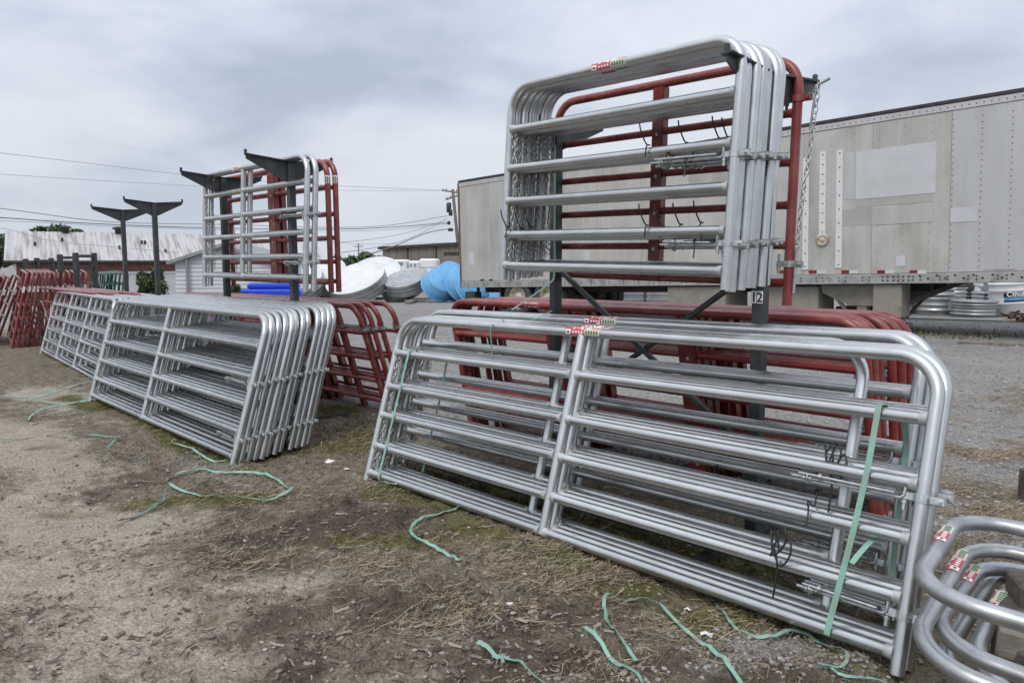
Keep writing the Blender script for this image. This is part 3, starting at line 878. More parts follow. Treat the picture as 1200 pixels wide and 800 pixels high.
# ---- dark green gates behind them
pgn = make_gate('x', W=2.44, mids=(0.5,), color=GREEN, hw=False, chain=0, sides=8, H=1.5, rails=(0.0, 0.24, 0.50, 0.80, 1.14), foot=0.08, seg=5)
far_stack([(118, 378, 0), (124, 378, 0), (130, 377.5, 0), (136, 377, -1), (141, 377, -1), (147, 376.5, -2)], 38, 8,
          ['dark green gate at the left side of the green bunch behind the red stacks'] + [f'{ORD[i]} dark green gate from the left of the green bunch' for i in range(1, 5)] + ['dark green gate at the right side of the green bunch'], W=2.44, proto=pgn, grp='dark green gates behind the red stacks')

# ---- gates lying flat on timbers at the right edge
A0 = Vector((1.06, 1.90, 0.695)); B0 = Vector((1.60, 2.49, 0.70))


def lying_mesh(leg, w, rb, r):
    """bent corner frame: long side along x, end side along y (w), corners rounded"""
    pts = [(leg, 0, 0), (rb + .3, 0, 0)]
    n = 16
    pts += [(rb - rb * math.sin(t), rb - rb * math.cos(t), 0) for t in [math.pi / 2 * i / n for i in range(n + 1)]]
    pts += [(0, w * .5, 0)]
    pts += [(rb - rb * math.cos(t), w - rb + rb * math.sin(t), 0) for t in [math.pi / 2 * i / n for i in range(n + 1)]]
    pts += [(rb + .3, w, 0), (leg, w, 0)]
    rad = []
    for i, p in enumerate(pts):
        bend = (2 <= i <= 18) or (20 <= i <= 36)
        rad.append(r * (1 + (0.035 * (1 if i % 3 == 0 else -0.4) if bend and p[1] > w * .5 else 0)))
    return MB().tube(pts, r, 18, rad=rad)


def lying_gate(A, B, Xd, label, r=0.024, rb=0.17, stick=None, leg=2.3):
    yv = (B - A); w = yv.length; Yd = yv.normalized(); Xd = Vector(Xd); Xd = (Xd - Yd * Xd.dot(Yd)).normalized(); Zd = Xd.cross(Yd)
    M = Matrix(((Xd.x, Yd.x, Zd.x, A.x), (Xd.y, Yd.y, Zd.y, A.y), (Xd.z, Yd.z, Zd.z, A.z), (0, 0, 0, 1)))
    g = thing('bow_gate', label, 'gate', M, 'galvanised gates lying flat at the right edge')
    lying_mesh(leg, w, rb, r).build('frame', GALVL, g)
    for x in (0.75, 1.35, 1.95):
        MB().tube([(x, r * .7, 0), (x, w - r * .7, 0)], r * .95, 14).build('rail', GALVL, g)
    if stick:
        o = link('sticker', sticker_mesh(r, 0.16).mesh('sticker', SMATS), g)
        o.location = (0, stick * w, 0); o.rotation_euler = (R(-25), 0, R(90))
        o.rotation_euler = (Matrix.Rotation(R(90), 4, 'Z') @ Matrix.Rotation(R(-95), 4, 'X')).to_euler()
    return g


lying_specs = [
    ((1068, 690, 1.93), (1125, 603, 2.50), 'bowed galvanised gate lying on top of the pile at the right edge', .50, (.86, -.5, -.06)),
    ((1063, 765, 1.93), (1140, 632, 2.52), 'second bowed gate down in the pile at the right edge, with sticker', .62, (.86, -.5, -.08)),
    ((1085, 748, 2.02), (1155, 655, 2.56), 'third bowed gate down in the pile at the right edge, with sticker', .60, (.86, -.5, -.08)),
    ((1092, 790, 2.02), (1172, 662, 2.62), 'lowest bowed gate of the pile at the right edge, without sticker', None, (.86, -.5, -.08)),
    ((1128, 790, 2.02), (1190, 672, 2.40), 'short bowed gate nested inside the pile at the right edge, beside the timber', .45, (.86, -.5, -.06)),
]
for (a, b_, l, st, xd) in lying_specs:
    lying_gate(at(*a), at(*b_), xd, l, stick=st)

def text_mesh(body, size, m_, parent, M, off=0.0, ext=0.0004, name='lettering'):
    cu = bpy.data.curves.new('lettering', 'FONT'); cu.body = body; cu.size = size; cu.extrude = ext; cu.offset = off; cu.align_x = 'CENTER'
    to = bpy.data.objects.new('lettering', cu)
    me_ = bpy.data.meshes.new_from_object(to)
    bpy.data.objects.remove(to)
    me_.materials.clear(); me_.materials.append(m_)
    o_ = link(name, me_, parent); o_.matrix_local = M
    return o_



# ================================================================== racks
def rack(p0, p1, ztop, label, arm=(0.50, 0.50), arm0f=None, brace=1.50, sign=False):
    """two posts joined by braces, each carrying a pair of tapered arms"""
    p0, p1 = Vector((*p0, 0)), Vector((*p1, 0))
    root = thing('gate_rack', label, 'rack', Matrix.Translation((p0.x, p0.y, gz(p0.x, p0.y))), 'dark steel gate racks in the row')
    inv = root.matrix_world.inverted()
    along = (p1 - p0); along.z = 0; along.normalize(); across = N0.copy()
    for i, p in enumerate((p0, p1)):
        zg = gz(p.x, p.y)
        F = inv @ frame_at((p.x, p.y, 0), -across.cross(Vector((0, 0, 1))), Vector((0, 0, 1)))
        b = MB().bbox((-.034, -.034, zg - .15), (.034, .034, ztop - .012), .006, 0, F)
        b.build('post', STEEL, root)
        for sgn in (-1, 1):
            L = arm[i] if sgn > 0 else (arm0f[i] if arm0f else arm[i])
            F2 = inv @ frame_at((p.x, p.y, ztop), across * sgn, Vector((0, 0, 1)))
            b = MB()
            b.prism([(0.0, -.012), (L, -.010 + .035), (L, -.045 + .035), (0.05, -.195), (0.0, -.195)], -.005, .005, 0, F2)
            b.prism([(0.0, 0.0), (L, .037), (L, .028), (0.0, -.011)], -.036, .036, 0, F2)
            b.bbox((L - .012, -.012, .02), (L + .012, .012, .075), .004, 0, F2)
            b.build('arm', STEEL, root)
        if sign and i == 1:
            F3 = inv @ frame_at((p.x, p.y, 0), U0, Vector((0, 0, 1)))
            zs = 1.40
            cdir = Vector((-p.x, -p.y, 0)).normalized()
            for face_n in (1,):
                Fs = inv @ frame_at((p.x, p.y, zs), Vector((0.681, -0.732, 0)), Vector((0, 0, 1)))
                sp = MB().bbox((-.033, -.042, -.033), (-.002, -.0385, .033), .001, 0, Fs).bbox((.002, -.042, -.033), (.035, -.0385, .033), .001, 0, Fs)
                spo = sp.build('number_tag', S_WHT, root)
                for ch, dx in (('1', -.029), ('2', .004)):
                    text_mesh(ch, .072, S_BLK, spo, Fs @ Matrix.Translation((dx + .014, -.0435, -.025)) @ Matrix.Rotation(R(90), 4, 'X'), .0016, name='digit')
    if brace:
        def bar(a, bb, n='brace'):
            d = (bb - a); F = inv @ frame_at(a, d, across if abs(d.normalized().dot(across)) < .9 else Vector((0, 0, 1)))
            MB().bbox((0, -.015, -.015), (d.length, .015, .015), .003, 0, F).build(n, STEEL, root)
        m = (p0 + p1) / 2
        za, zb = gz(p0.x, p0.y), gz(p1.x, p1.y)
        V = lambda p, z: Vector((p.x, p.y, z))
        q0 = p0 + along * .05; q1 = p1 - along * .05
        bar(V(q0, za + brace), V(q1, zb + brace - 1.0)); bar(V(q0 + across * .03, za + brace - 1.0), V(q1 + across * .03, zb + brace))
        for p, zz in ((p0, za), (p1, zb)):
            d = across * .55
            F = inv @ frame_at(V(p, zz + .03) - d, across, Vector((0, 0, 1)))
            MB().bbox((0, -.03, -.06), (1.1, .03, .02), .004, 0, F).build('foot', STEEL, root)
    return root


RK1 = rack((0.315, 5.50), (1.335, 4.09), 2.565, 'dark steel rack tagged twelve holding the big hanging bundle', arm=(.50, .52), arm0f=(.34, .40), sign=True)
RK2 = rack((-3.30, 8.83), (-2.12, 7.42), 2.53, 'dark steel rack behind the dozen-gate stack with a hanging pair', arm=(.46, .44), brace=1.08)
RK3 = rack((-6.75, 13.35), (-5.43, 11.70), 2.455, 'empty dark steel rack with bare arms at the left', arm=(.48, .42), brace=1.15)

# dark gate-stand frames behind the red stacks
def stand(pxl, pxr, pyt, Y, label):
    a, b_ = at(pxl, pyt, Y), at(pxr, pyt, Y + .6)
    g = gz(a.x, a.y)
    root = thing('stand_frame', label, 'rack', Matrix.Translation((a.x, a.y, g)), 'dark stand frames behind the red stacks')
    inv = root.matrix_world.inverted()
    X_ = (b_ - a); X_.z = 0; L = X_.length
    F = inv @ frame_at((a.x, a.y, 0), X_, Vector((0, 0, 1)))
    for x in (0, L): MB().bbox((x - .05, -.05, g - .1), (x + .05, .05, a.z + .02), .008, 0, F).build('post', STEEL, root)
    for z in (a.z - .06, a.z - .32): MB().bbox((.051, -.04, z - .035), (L - .051, .04, z + .035), .006, 0, F).build('crossbar', STEEL, root)


stand(30, 43, 304, 19, 'left low dark stand frame with crossbars behind the red stacks')
stand(43, 60, 303, 19.5, 'second dark stand frame from the left behind the red stacks')
stand(70, 88, 299, 18.5, 'third dark stand frame from the left, behind the upright red stack')
stand(88.5, 110, 297, 18.0, 'tallest dark stand frame beside the green gates')

# ================================================================== straps
def strap_on_ground(pix, label, m=STRAP, w=0.017, lift=0.007, wave=0.012):
    base = smooth_path([Vector((*gnd(x, y).xy, 0)) for x, y in pix], 5)
    ph_ = rng.uniform(0, 6); n = len(base)
    z = gh([p.x for p in base], [p.y for p in base])
    z = np.convolve(np.pad(z, 3, mode='edge'), np.ones(7) / 7, 'valid')
    zr_ = gh([p.x for p in base], [p.y for p in base])
    for k in (-.02, -.01, .01, .02): zr_ = np.maximum(zr_, gh([p.x + k for p in base], [p.y + .6 * k for p in base]))
    z = np.maximum(z, zr_)
    pts = [Vector((p.x, p.y, float(z[i]) + lift + wave * (1 + math.sin(ph_ + i * .55)))) for i, p in enumerate(base)]
    tw = [0.55 * math.sin(ph_ + i * .23) + rng.uniform(-.25, .25) for i in range(n)]
    pts = [p + Vector((rng.uniform(-.004, .004), rng.uniform(-.004, .004), 0)) for p in pts]

    def side(i, p, t):
        h = Vector((0, 0, 1)).cross(t).normalized()
        return h * math.cos(tw[i]) + Vector((0, 0, 1)) * math.sin(tw[i])
    return MB().ribbon(pts, w, side).build('strap', m, label=label, cat='strap', group='cut green straps on the ground')


strap_on_ground([(195, 562), (215, 556), (250, 554), (290, 557), (325, 566), (341, 575), (336, 584), (310, 588), (270, 588), (235, 583), (200, 574)], 'green strap lying as a long open loop in front of the dozen-gate stack', w=.022)
strap_on_ground([(194, 575), (190, 588), (175, 598), (152, 606), (135, 616)], 'dirty strap tail trailing left from the loop', STRAPD)
strap_on_ground([(198, 521), (225, 529), (252, 542), (272, 540)], 'short bent green strap just under the dozen-gate stack')
strap_on_ground([(0, 470), (30, 470), (60, 462), (108, 450)], 'green strap slanting in from the left toward the stack foot')
strap_on_ground([(5, 468), (40, 465), (75, 463), (110, 461)], 'green strap lying straight along the mud at far left')
strap_on_ground([(0, 469), (40, 471), (68, 473), (100, 472), (138, 472)], 'green strap running under the stack edge at the left')
strap_on_ground([(34, 494), (50, 482), (62, 476), (95, 472)], 'green strap bent like an elbow in the mud at left')
strap_on_ground([(78, 486), (95, 486), (118, 479), (134, 474)], 'short curved green strap by the left moss')
strap_on_ground([(0, 518), (35, 515)], 'muddy dark strap at the left edge', STRAPD)
strap_on_ground([(55, 513), (90, 514), (125, 514), (140, 518), (128, 526), (138, 534), (160, 540), (176, 538)], 'muddy strap zigzagging across the mud at left', STRAPD)
strap_on_ground([(548, 598), (520, 606), (495, 616), (482, 628), (490, 642), (515, 655), (540, 664)], 'green strap curving like a hook below the near stack')
strap_on_ground([(440, 574), (460, 577), (480, 573)], 'short green strap under the left end of the near stack')
strap_on_ground([(560, 762), (580, 770), (605, 781), (632, 800), (650, 820)], 'green strap cut by the bottom edge left of the straw', w=.018)
strap_on_ground([(684, 742), (705, 760), (728, 780), (750, 802), (765, 822)], 'straight green strap running off the bottom edge', w=.016)
strap_on_ground([(745, 775), (725, 752), (712, 730), (710, 710), (730, 706), (766, 710), (800, 735), (830, 760), (860, 792), (890, 830)], 'long green strap folded into a hairpin near the bottom edge', w=.016)
strap_on_ground([(838, 706), (850, 726), (868, 745), (900, 749), (935, 740), (965, 755), (988, 772), (990, 782), (960, 790), (975, 788), (1020, 797), (1060, 815)], 'wavy green strap on the gravel below the near stack corner', w=.014)


def wrap_strap(pts, label, w=0.02):
    P_ = smooth_path(pts, 5)
    return MB().ribbon(P_, w, lambda i, p, t: U0 - t * U0.dot(t)).build('strap', STRAP, label=label, cat='strap', group='green straps round the near stack')


Mm = MAIN[0].matrix_world.copy()
G = lambda x, y, z: Mm @ Vector((x, y, z))
yF, yB = -TR - .004, 0.178 + TR + .006
wrap_strap([G(3.455, .06, .93), G(3.457, yF + .012, .918), G(3.460, yF, .89), G(3.455, yF, .66), G(3.440, yF - .001, .43), G(3.420, yF, .21), G(3.400, yF, .01), G(3.398, yF + .015, -.022), G(3.400, .06, -.035)], 'green strap round the right end of the near stack', .024)
wrap_strap([G(3.455, .05, .935), G(3.475, .12, .93), G(3.500, yB, .80), G(3.515, yB, .40), G(3.525, yB + .01, .0)], 'back run of the right-hand green strap inside the near stack', .024)
wrap_strap([G(3.455, yF - .012, .28), G(3.485, -.0, .36), G(3.525, .06, .44)], 'loose tail tucked behind the right-hand green strap', .022)
wrap_strap([G(.20, .06, .93), G(.20, yF + .012, .92), G(.20, yF, .89), G(.195, yF, .637), G(.19, yF, .42), G(.185, yF, .199), G(.18, yF, .0), G(.18, yF + .02, -.03)], 'green strap round the left end of the near stack', .022)
wrap_strap([G(.36, yB, .93), G(.37, yB - .02, .89), G(.36, yB, .637), G(.35, yB, .42), G(.345, yB, .1), G(.345, yB, .0)], 'inner run of the left-hand green strap in the near stack', .022)
wrap_strap([G(1.17, .33, 1.33), G(1.13, .2, 1.23), G(1.06, .06, 1.165), G(1.03, yF, 1.14), G(1.02, yF + .004, 1.10), G(1.0, .03, 1.0), G(.96, .1, .90)], 'thin green strap tied over the top rail of the near stack', .012)
wrap_strap([G(1.06, .06, 1.168), G(1.02, .03, 1.20), G(.97, .02, 1.205)], 'knotted tail of the thin green strap on the top rail', .010)
# band down the left post of the numbered rack
px_ = Vector((0.315, 5.50, 0)) - N0 * .046 + U0 * .03
wrap_strap([px_ + Vector((0, 0, z)) for z in (2.4, 2.2, 2.0, 1.75, 1.5)] + [px_ - N0 * .05 + U0 * -.02 + Vector((0, 0, 1.42)), px_ - N0 * .30 - U0 * .12 + Vector((0, 0, 1.25))], 'green strap hanging down the left post of the numbered rack', .022)

# ================================================================== semi-trailer
TO = Vector((-1.42, 21.61, 0.805)); T1 = Vector((7.995, 11.916, 1.242))
TX = (T1 - TO).normalized()
MT = frame_at(TO, TX)
MTI = MT.inverted()
TRAILER_H, TRAILER_L, TRAILER_W = 2.95, 16.15, 2.55


def tl(px, py, y=0.0):
    """local x, z on the trailer's near side for a pixel"""
    o = MTI @ Vector((0, 0, CAMZ)); d = MTI.to_3x3() @ ray(px, py)
    p = o + d * ((y - o.y) / d.y); return p.x, p.z


TPAN = mat('weathered_trailer_skin', (0.455, 0.447, 0.415), 0.5, 0.2, 0.13, .9, 0.02, 8, (0.33, 0.32, 0.285), 0.5, 1.3, stretch=(1, 1, 0.6), streak=(0.54, 0.535, 0.51), streak_amt=.65)
TPANL = mat('pale_trailer_skin', (0.50, 0.505, 0.505), 0.42, 0.25, 0.06, 1.2, 0.02, 8, (0.42, 0.41, 0.385), 0.40, 1.5, stretch=(1, 1, 0.5), streak=(0.41, 0.405, 0.38), streak_amt=.5)
TPAND = mat('stained_trailer_skin', (0.385, 0.38, 0.355), 0.55, 0.2, 0.08, 2, streak=(0.44, 0.43, 0.40), streak_amt=.5)
TPATCH = mat('painted_patch', (0.54, 0.55, 0.565), 0.45, 0.1, 0.05, 2, stain=(0.47, 0.465, 0.45), stain_amt=0.3, streak=(0.49, 0.49, 0.48), streak_amt=.5)
TRAIL = mat('trailer_rail_aluminium', (0.40, 0.40, 0.385), 0.45, 0.4, 0.12, 4, stain=(0.2, 0.18, 0.15), stain_amt=0.4, stain_scale=5)
TDARK = mat('dark_underframe', (0.045, 0.04, 0.037), 0.8, 0, 0.3, 6)
RUST = mat('rusty_steel', (0.13, 0.085, 0.06), 0.8, 0, 0.25, 6, stain=(0.20, 0.10, 0.05), stain_amt=0.5)
RUBBER = mat('tyre_rubber', (0.055, 0.052, 0.048), 0.75, 0, 0.2, 10, 0.2, 50)
RIM = mat('dusty_rim', (0.52, 0.47, 0.38), 0.6, 0.2, 0.2, 6, stain=(0.2, 0.13, 0.08), stain_amt=0.5, stain_scale=9)
BEIGEBOX = mat('beige_box_steel', (0.26, 0.245, 0.205), 0.6, 0, 0.12, 3, stain=(0.16, 0.14, 0.10), stain_amt=0.4)

trl = thing('semi_trailer', 'long weathered grey box semi-trailer parked behind the gate racks', 'trailer', MT)
# shell behind the skin panels
b = MB().box((0.02, 0.02, 0.18), (TRAILER_L - .02, TRAILER_W - .02, TRAILER_H - .14)); b.build('body', TPAN, trl)
xs = [0.0]
while xs[-1] < TRAILER_L - 0.4: xs.append(min(TRAILER_L, xs[-1] + 1.245))
xs[-1] = TRAILER_L
seam, _ = tl(1115, 250)
for i in range(len(xs) - 1):
    xa, xb = xs[i] + .002, xs[i + 1] - .002
    m_ = TPANL if xa > seam - .5 else TPAN
    for ya, yb in ((-.003, .019), (TRAILER_W - .019, TRAILER_W + .003)):
        MB().bbox((xa, ya, 0.18), (xb, yb, TRAILER_H - .15), .003).build('side_panel', m_, trl)
b = MB().bbox((0, -.022, 0.0), (TRAILER_L, .05, 0.172), .008).bbox((0, TRAILER_W - .05, 0.0), (TRAILER_L, TRAILER_W + .022, 0.172), .008)
b.build('bottom_rail', TRAIL, trl)
b = MB().bbox((0, -.016, TRAILER_H - .145), (TRAILER_L, .05, TRAILER_H - .03), .006).bbox((0, TRAILER_W - .05, TRAILER_H - .145), (TRAILER_L, TRAILER_W + .016, TRAILER_H - .03), .006)
b.build('top_rail', TPANL, trl)
MB().bbox((-.02, -.03, TRAILER_H - .028), (TRAILER_L, TRAILER_W + .03, TRAILER_H + .035), .01).build('roof', TDARK, trl)
b = MB().bbox((-.05, -.03, 0), (0, .09, TRAILER_H - .03), .008).bbox((-.05, TRAILER_W - .09, 0), (0, TRAILER_W + .03, TRAILER_H - .03), .008).box((-.045, .09, 0), (0, TRAILER_W - .09, .25)).box((-.045, .09, TRAILER_H - .25), (0, TRAILER_W - .09, TRAILER_H - .03))
b.build('rear_frame', RUST, trl)
for y0 in (.1, TRAILER_W / 2 + .01): MB().bbox((-.035, y0, .255), (-.005, y0 + TRAILER_W / 2 - .12, TRAILER_H - .26), .006).build('rear_door', TPANL, trl)
# rivets down the panel seams and dark holes along the bottom rail
rv = MB()


def dot(bm, x, z, r, y=-.004, h=.004, n=6):
    vs = [(x + r * math.cos(2 * math.pi * k / n), y, z + r * math.sin(2 * math.pi * k / n)) for k in range(n)] + [(x + r * .6 * math.cos(2 * math.pi * k / n), y - h, z + r * .6 * math.sin(2 * math.pi * k / n)) for k in range(n)]
    bm.add(vs, [(k, (k + 1) % n, n + (k + 1) % n, n + k) for k in range(n)] + [tuple(range(n, 2 * n))])


x = seam
while x < TRAILER_L - .1:
    z = .26
    while z < TRAILER_H - .2: dot(rv, x, z, .011); z += .10
    x += .415
x = tl(948, 250)[0]
while x < seam - .1:
    z = .26
    while z < TRAILER_H - .2: dot(rv, x, z, .008); z += .15
    x += .415
x = .2
while x < TRAILER_L:
    dot(rv, x, TRAILER_H - .09, .012, -.017); x += .105
rv.build('rivet', RUST, trl, kind='stuff')
hl = MB()
x = .15
while x < TRAILER_L - .1:
    for z in (.06, .115):
        dot(hl, x, z, .017, -.0225, .0005); dot(hl, x + .12, z, .017, -.0225, .0005)
    x += .42
x0h = tl(1035, 327)[0]
for i in range(6):
    for z in (.055, .12): dot(hl, x0h + .085 * i, z, .02, -.0227, .0005)
x = x0h + .6
while x < TRAILER_L:
    dot(hl, x, .13, .022, -.0227, .0005); dot(hl, x + .13, .08, .022, -.0227, .0005); x += .27
hl.build('bolt_hole', TDARK, trl, kind='stuff')


def tpatch(px0, py0, px1, py1, m_, name, th=.006, base=-.004):
    xa, za = tl(px0, (py0 + py1) / 2); xb, _ = tl(px1, (py0 + py1) / 2)
    xm = (px0 + px1) / 2
    _, z1 = tl(xm, py0); _, z0 = tl(xm, py1)
    return MB().bbox((xa, base - th, z0), (xb, base + .001, z1), .002).build(name, m_, trl)


tpatch(1003, 172, 1097, 230, TPATCH, 'painted_patch')
tpatch(989, 178, 1002, 234, TPANL, 'painted_patch', .004)
tpatch(987, 244, 1022, 264, TPAND, 'skin_patch', .003)
tpatch(1003, 231, 1093, 240, TPAND, 'skin_patch', .003)
tpatch(1023, 241, 1094, 262, TPAN, 'skin_patch', .005)
tpatch(1114, 243, 1146, 260, TPATCH, 'painted_patch', .006)
tpatch(1050, 300, 1061, 312, TPATCH, 'painted_patch')
tpatch(1153, 315, 1192, 318, TRAIL, 'skin_patch')
STRIPM = mat('white_strip', (0.66, 0.665, 0.66), 0.45, 0.1, 0.05, 3)
for (xa, xb, ya, yb) in ((941, 948, 185, 316), (960.5, 968, 178, 276), (980, 987.5, 176, 314)):
    s_ = tpatch(xa, ya, xb, yb, STRIPM, 'vertical_strip', .016)
    bl = MB(); xm, _ = tl((xa + xb) / 2, 250); zb, zt = tl((xa + xb) / 2, yb)[1], tl((xa + xb) / 2, ya)[1]
    for k in range(9): dot(bl, xm, zb + .06 + (zt - zb - .12) * k / 8, .016, -.0205)
    bl.build('bolt', RUST, s_)
xv, zv = tl(964, 281)
MB().lathe([(.0, -.03), (.05, -.03), (.055, -.02), (.06, -.035), (.11, -.035), (.125, -.02), (.125, .0)], 20, 0, Matrix.Translation((xv, -.004, zv)) @ Matrix.Rotation(R(-90), 4, 'X')).build('vent_cap', RIM, trl)
TAPER = mat('red_reflector', (0.20, 0.022, 0.018), 0.35, 0, 0.05)
TAPEW = mat('white_reflector', (0.55, 0.56, 0.56), 0.35, 0, 0.05)
for px_ in (757, 800, 842, 912, 948, 986, 1028, 1066):
    tpatch(px_, 316.5, px_ + 9, 320.5, TAPER, 'reflector'); tpatch(px_ + 9.5, 316.5, px_ + 20, 320.5, TAPEW, 'reflector', .004)
for px_ in (563, 573, 592): tpatch(px_, 327, px_ + 4.5, 329.5, TDARK, 'lamp_slot', .004)
for (px_, pz) in ((553, 303), (688, 302)):
    tpatch(px_ - 3, pz - 8, px_ + 3, pz + 8, TPATCH, 'placard', .004)
# underside
b = MB()
for i in range(36):
    x = .3 + i * .44
    b.box((x, .06, .03), (x + .05, TRAILER_W - .06, .14))
b.build('floor_beam', TDARK, trl, kind='stuff')
XE = tl(1072, 340)[0]
MB().box((0.1, .8, -.16), (XE, .95, .02)).box((0.1, 1.6, -.16), (XE, 1.75, .02)).build('frame_rail', TDARK, trl)


def wheel(x, y, zc, r=.5, side=-1):
    w = MB().lathe([(.30, -.11), (.40, -.135), (.47, -.13), (.497, -.10), (.50, -.03), (.487, -.02), (.50, -.01), (.50, .03), (.487, .04), (.5, .05), (.497, .10), (.47, .13), (.40, .135), (.30, .11)], 40)
    F = Matrix.Translation((x, y, zc)) @ Matrix.Rotation(R(90), 4, 'X')
    wo_ = link('wheel', w.mesh('wheel', RUBBER), trl); wo_.matrix_local = F
    rim = MB().lathe([(.30, .105), (.285, .11), (.27, .085), (.255, .04), (.20, .02), (.13, .035), (.12, .11), (.075, .13), (.0, .132)], 28)
    for k in range(10):
        a = 2 * math.pi * k / 10
        rim.tube([(.165 * math.cos(a), .165 * math.sin(a), .025), (.165 * math.cos(a), .165 * math.sin(a), .06)], .016, 6)
    rim.build('rim', RIM, wo_)


xw1, zw = tl(605, 349); xw2, _ = tl(641, 349)
for x in (xw1, xw2):
    for y in (.14, .44, TRAILER_W - .44, TRAILER_W - .14): wheel(x, y, zw)
    MB().tube([(x, .3, zw), (x, TRAILER_W - .3, zw)], .07, 10).build('axle', RUST, trl)
    MB().bbox((x - .45, .62, -.32), (x + .45, .74, -.2), .02).build('spring', RUST, trl)
xa, _ = tl(576, 350)
MB().bbox((.06, .05, -.42), (.45, .35, -.12), .02).build('lamp_box', TDARK, trl)
MB().bbox((xw1 - .75, .1, -.62), (xw1 - .7, .6, -.02), .01).build('mud_flap', TDARK, trl)
MB().bbox((.03, .2, -.55), (.12, TRAILER_W - .2, -.42), .02).bbox((.05, .5, -.45), (.1, .6, 0), .01).bbox((.05, TRAILER_W - .6, -.45), (.1, TRAILER_W - .5, 0), .01).build('rear_bumper', RUST, trl)
xlg, _ = tl(1003, 350)
for y in (.35, TRAILER_W - .35):
    b = MB().bbox((xlg - .09, y - .09, -.80), (xlg + .09, y + .09, -.02), .015).bbox((xlg - .2, y - .16, -.90), (xlg + .2, y + .16, -.80), .02)
    b.prism([(xlg - .75, -.02), (xlg - .72, -.16), (xlg - .22, -.40), (xlg + .22, -.40), (xlg + .75, -.16), (xlg + .78, -.02)], y - .11, y - .05)
    b.build('landing_leg', BEIGEBOX, trl)
    for sg in (-1, 1):
        F = frame_at((xlg + sg * .62, y, -.12), (-sg * .52, 0, -.62), Vector((0, 1, 0)))
        MB().box((0, -.03, -.02), (.78, .03, .02), 0, F).build('leg_brace', BEIGEBOX, trl)
x1, z1 = tl(780, 358); x2, _ = tl(848, 358)
MB().bbox((x1, .06, -.62), (x2, 1.0, -.02), .02).build('underside_box', BEIGEBOX, trl)
x1, _ = tl(880, 358); x2, _ = tl(954, 358)
MB().bbox((x1, .16, -.66), (x2, .9, -.03), .02).build('underside_box', BEIGEBOX, trl)
x1, _ = tl(1021, 358); x2, _ = tl(1055, 358)
MB().bbox((x1, .05, -.60), (x2, .5, -.01), .015).build('underside_box', BEIGEBOX, trl)
MB().bbox((xlg - .75, .9, -.8), (xlg + .2, 1.4, -.45), .02).build('spare_carrier', RUST, trl)
F = frame_at((x2 + .05, .3, -.35), (1.0, 0, .45), Vector((0, 1, 0)))
MB().box((0, -.04, -.03), (1.3, .04, .03), 0, F).build('stay', TDARK, trl)

# ================================================================== stock tanks
TANK = mat('galvanised_tank', (0.44, 0.455, 0.46), 0.45, 0.75, 0.14, 3, 0.02, 30, (0.34, 0.35, 0.35), 0.5, 4)
TANKW = mat('white_coated_base', (0.66, 0.67, 0.68), 0.5, 0.0, 0.05, 1.5, stain=(0.52, 0.54, 0.56), stain_amt=0.35)
BLUEP = mat('light_blue_plastic', (0.13, 0.37, 0.63), 0.45, 0, 0.10, 3, stain=(0.19, 0.40, 0.60), stain_amt=.4, stain_scale=4)
BLUED = mat('deep_blue_plastic', (0.02, 0.06, 0.52), 0.38, 0, 0.08, 2)


def tank_profile(h, r, flip=False, bands=3):
    pr = [(r * 1.015, 0)]
    n = 18
    for i in range(n + 1):
        t = i / n
        rr = r
        for k in range(bands):
            c = (k + .5) / bands
            rr += .022 * math.exp(-((t - c) / .035) ** 2)
        pr.append((rr, h * t))
    return pr


def tipped_tank(px, py, Y, r, h, tilt, az, label, m_side, m_base, sx=1.0, name='stock_tank', cat='tank', group='stock tanks piled beyond the yard', lift=0.0, roll=0.0):
    """upturned tank: closed base faces up, tipped by `tilt` toward azimuth az"""
    p = at(px, py, Y)
    M = Matrix.Translation(p) @ Matrix.Rotation(az, 4, 'Z') @ Matrix.Rotation(tilt, 4, 'X') @ Matrix.Rotation(roll, 4, 'Z')
    g = thing(name, label, cat, M, group)
    s_ = MB().lathe([(r * .985, -h)] + [(a, z - h) for a, z in tank_profile(h, r)], 48, 0, None, sx)
    s_.lathe([(r * 1.012, -h - .012), (r * 1.025, -h), (r * 1.012, -h + .018)], 48, 0, None, sx)
    s_.build('side', m_side, g)
    MB().lathe([(r * 1.012, -.02), (r * 1.014, .012), (r * .99, .016), (r * .97, -.008), (r * .6, -.004), (0.001, .004)], 48, 0, None, sx).build('base', m_base, g)
    return g


tipped_tank(416, 325, 33, 1.30, .62, R(31), R(-24), 'big round tank tipped up showing its bright white base', TANK, TANKW)
tipped_tank(372, 322, 34.2, 1.3, .62, R(34), R(-18), 'white-based round tank tipped behind the big white one', TANK, TANKW)
tipped_tank(344, 327, 33.0, 1.25, .62, R(36), R(-16), 'round tank tipped at the left end of the white-based ones', TANK, TANKW)
tipped_tank(440, 318, 37, 1.2, .55, R(36), R(-4), 'white-based round tank peeping out behind the big white one', TANK, TANKW)
tipped_tank(475.5, 325, 33, .96, .48, R(25), R(-28), 'grey steel round tank tipped beside the white ones', TANK, TANK)
tipped_tank(470, 331.5, 33.6, .93, .45, R(25), R(-24), 'steel round tank tipped underneath the grey one', TANK, TANK)


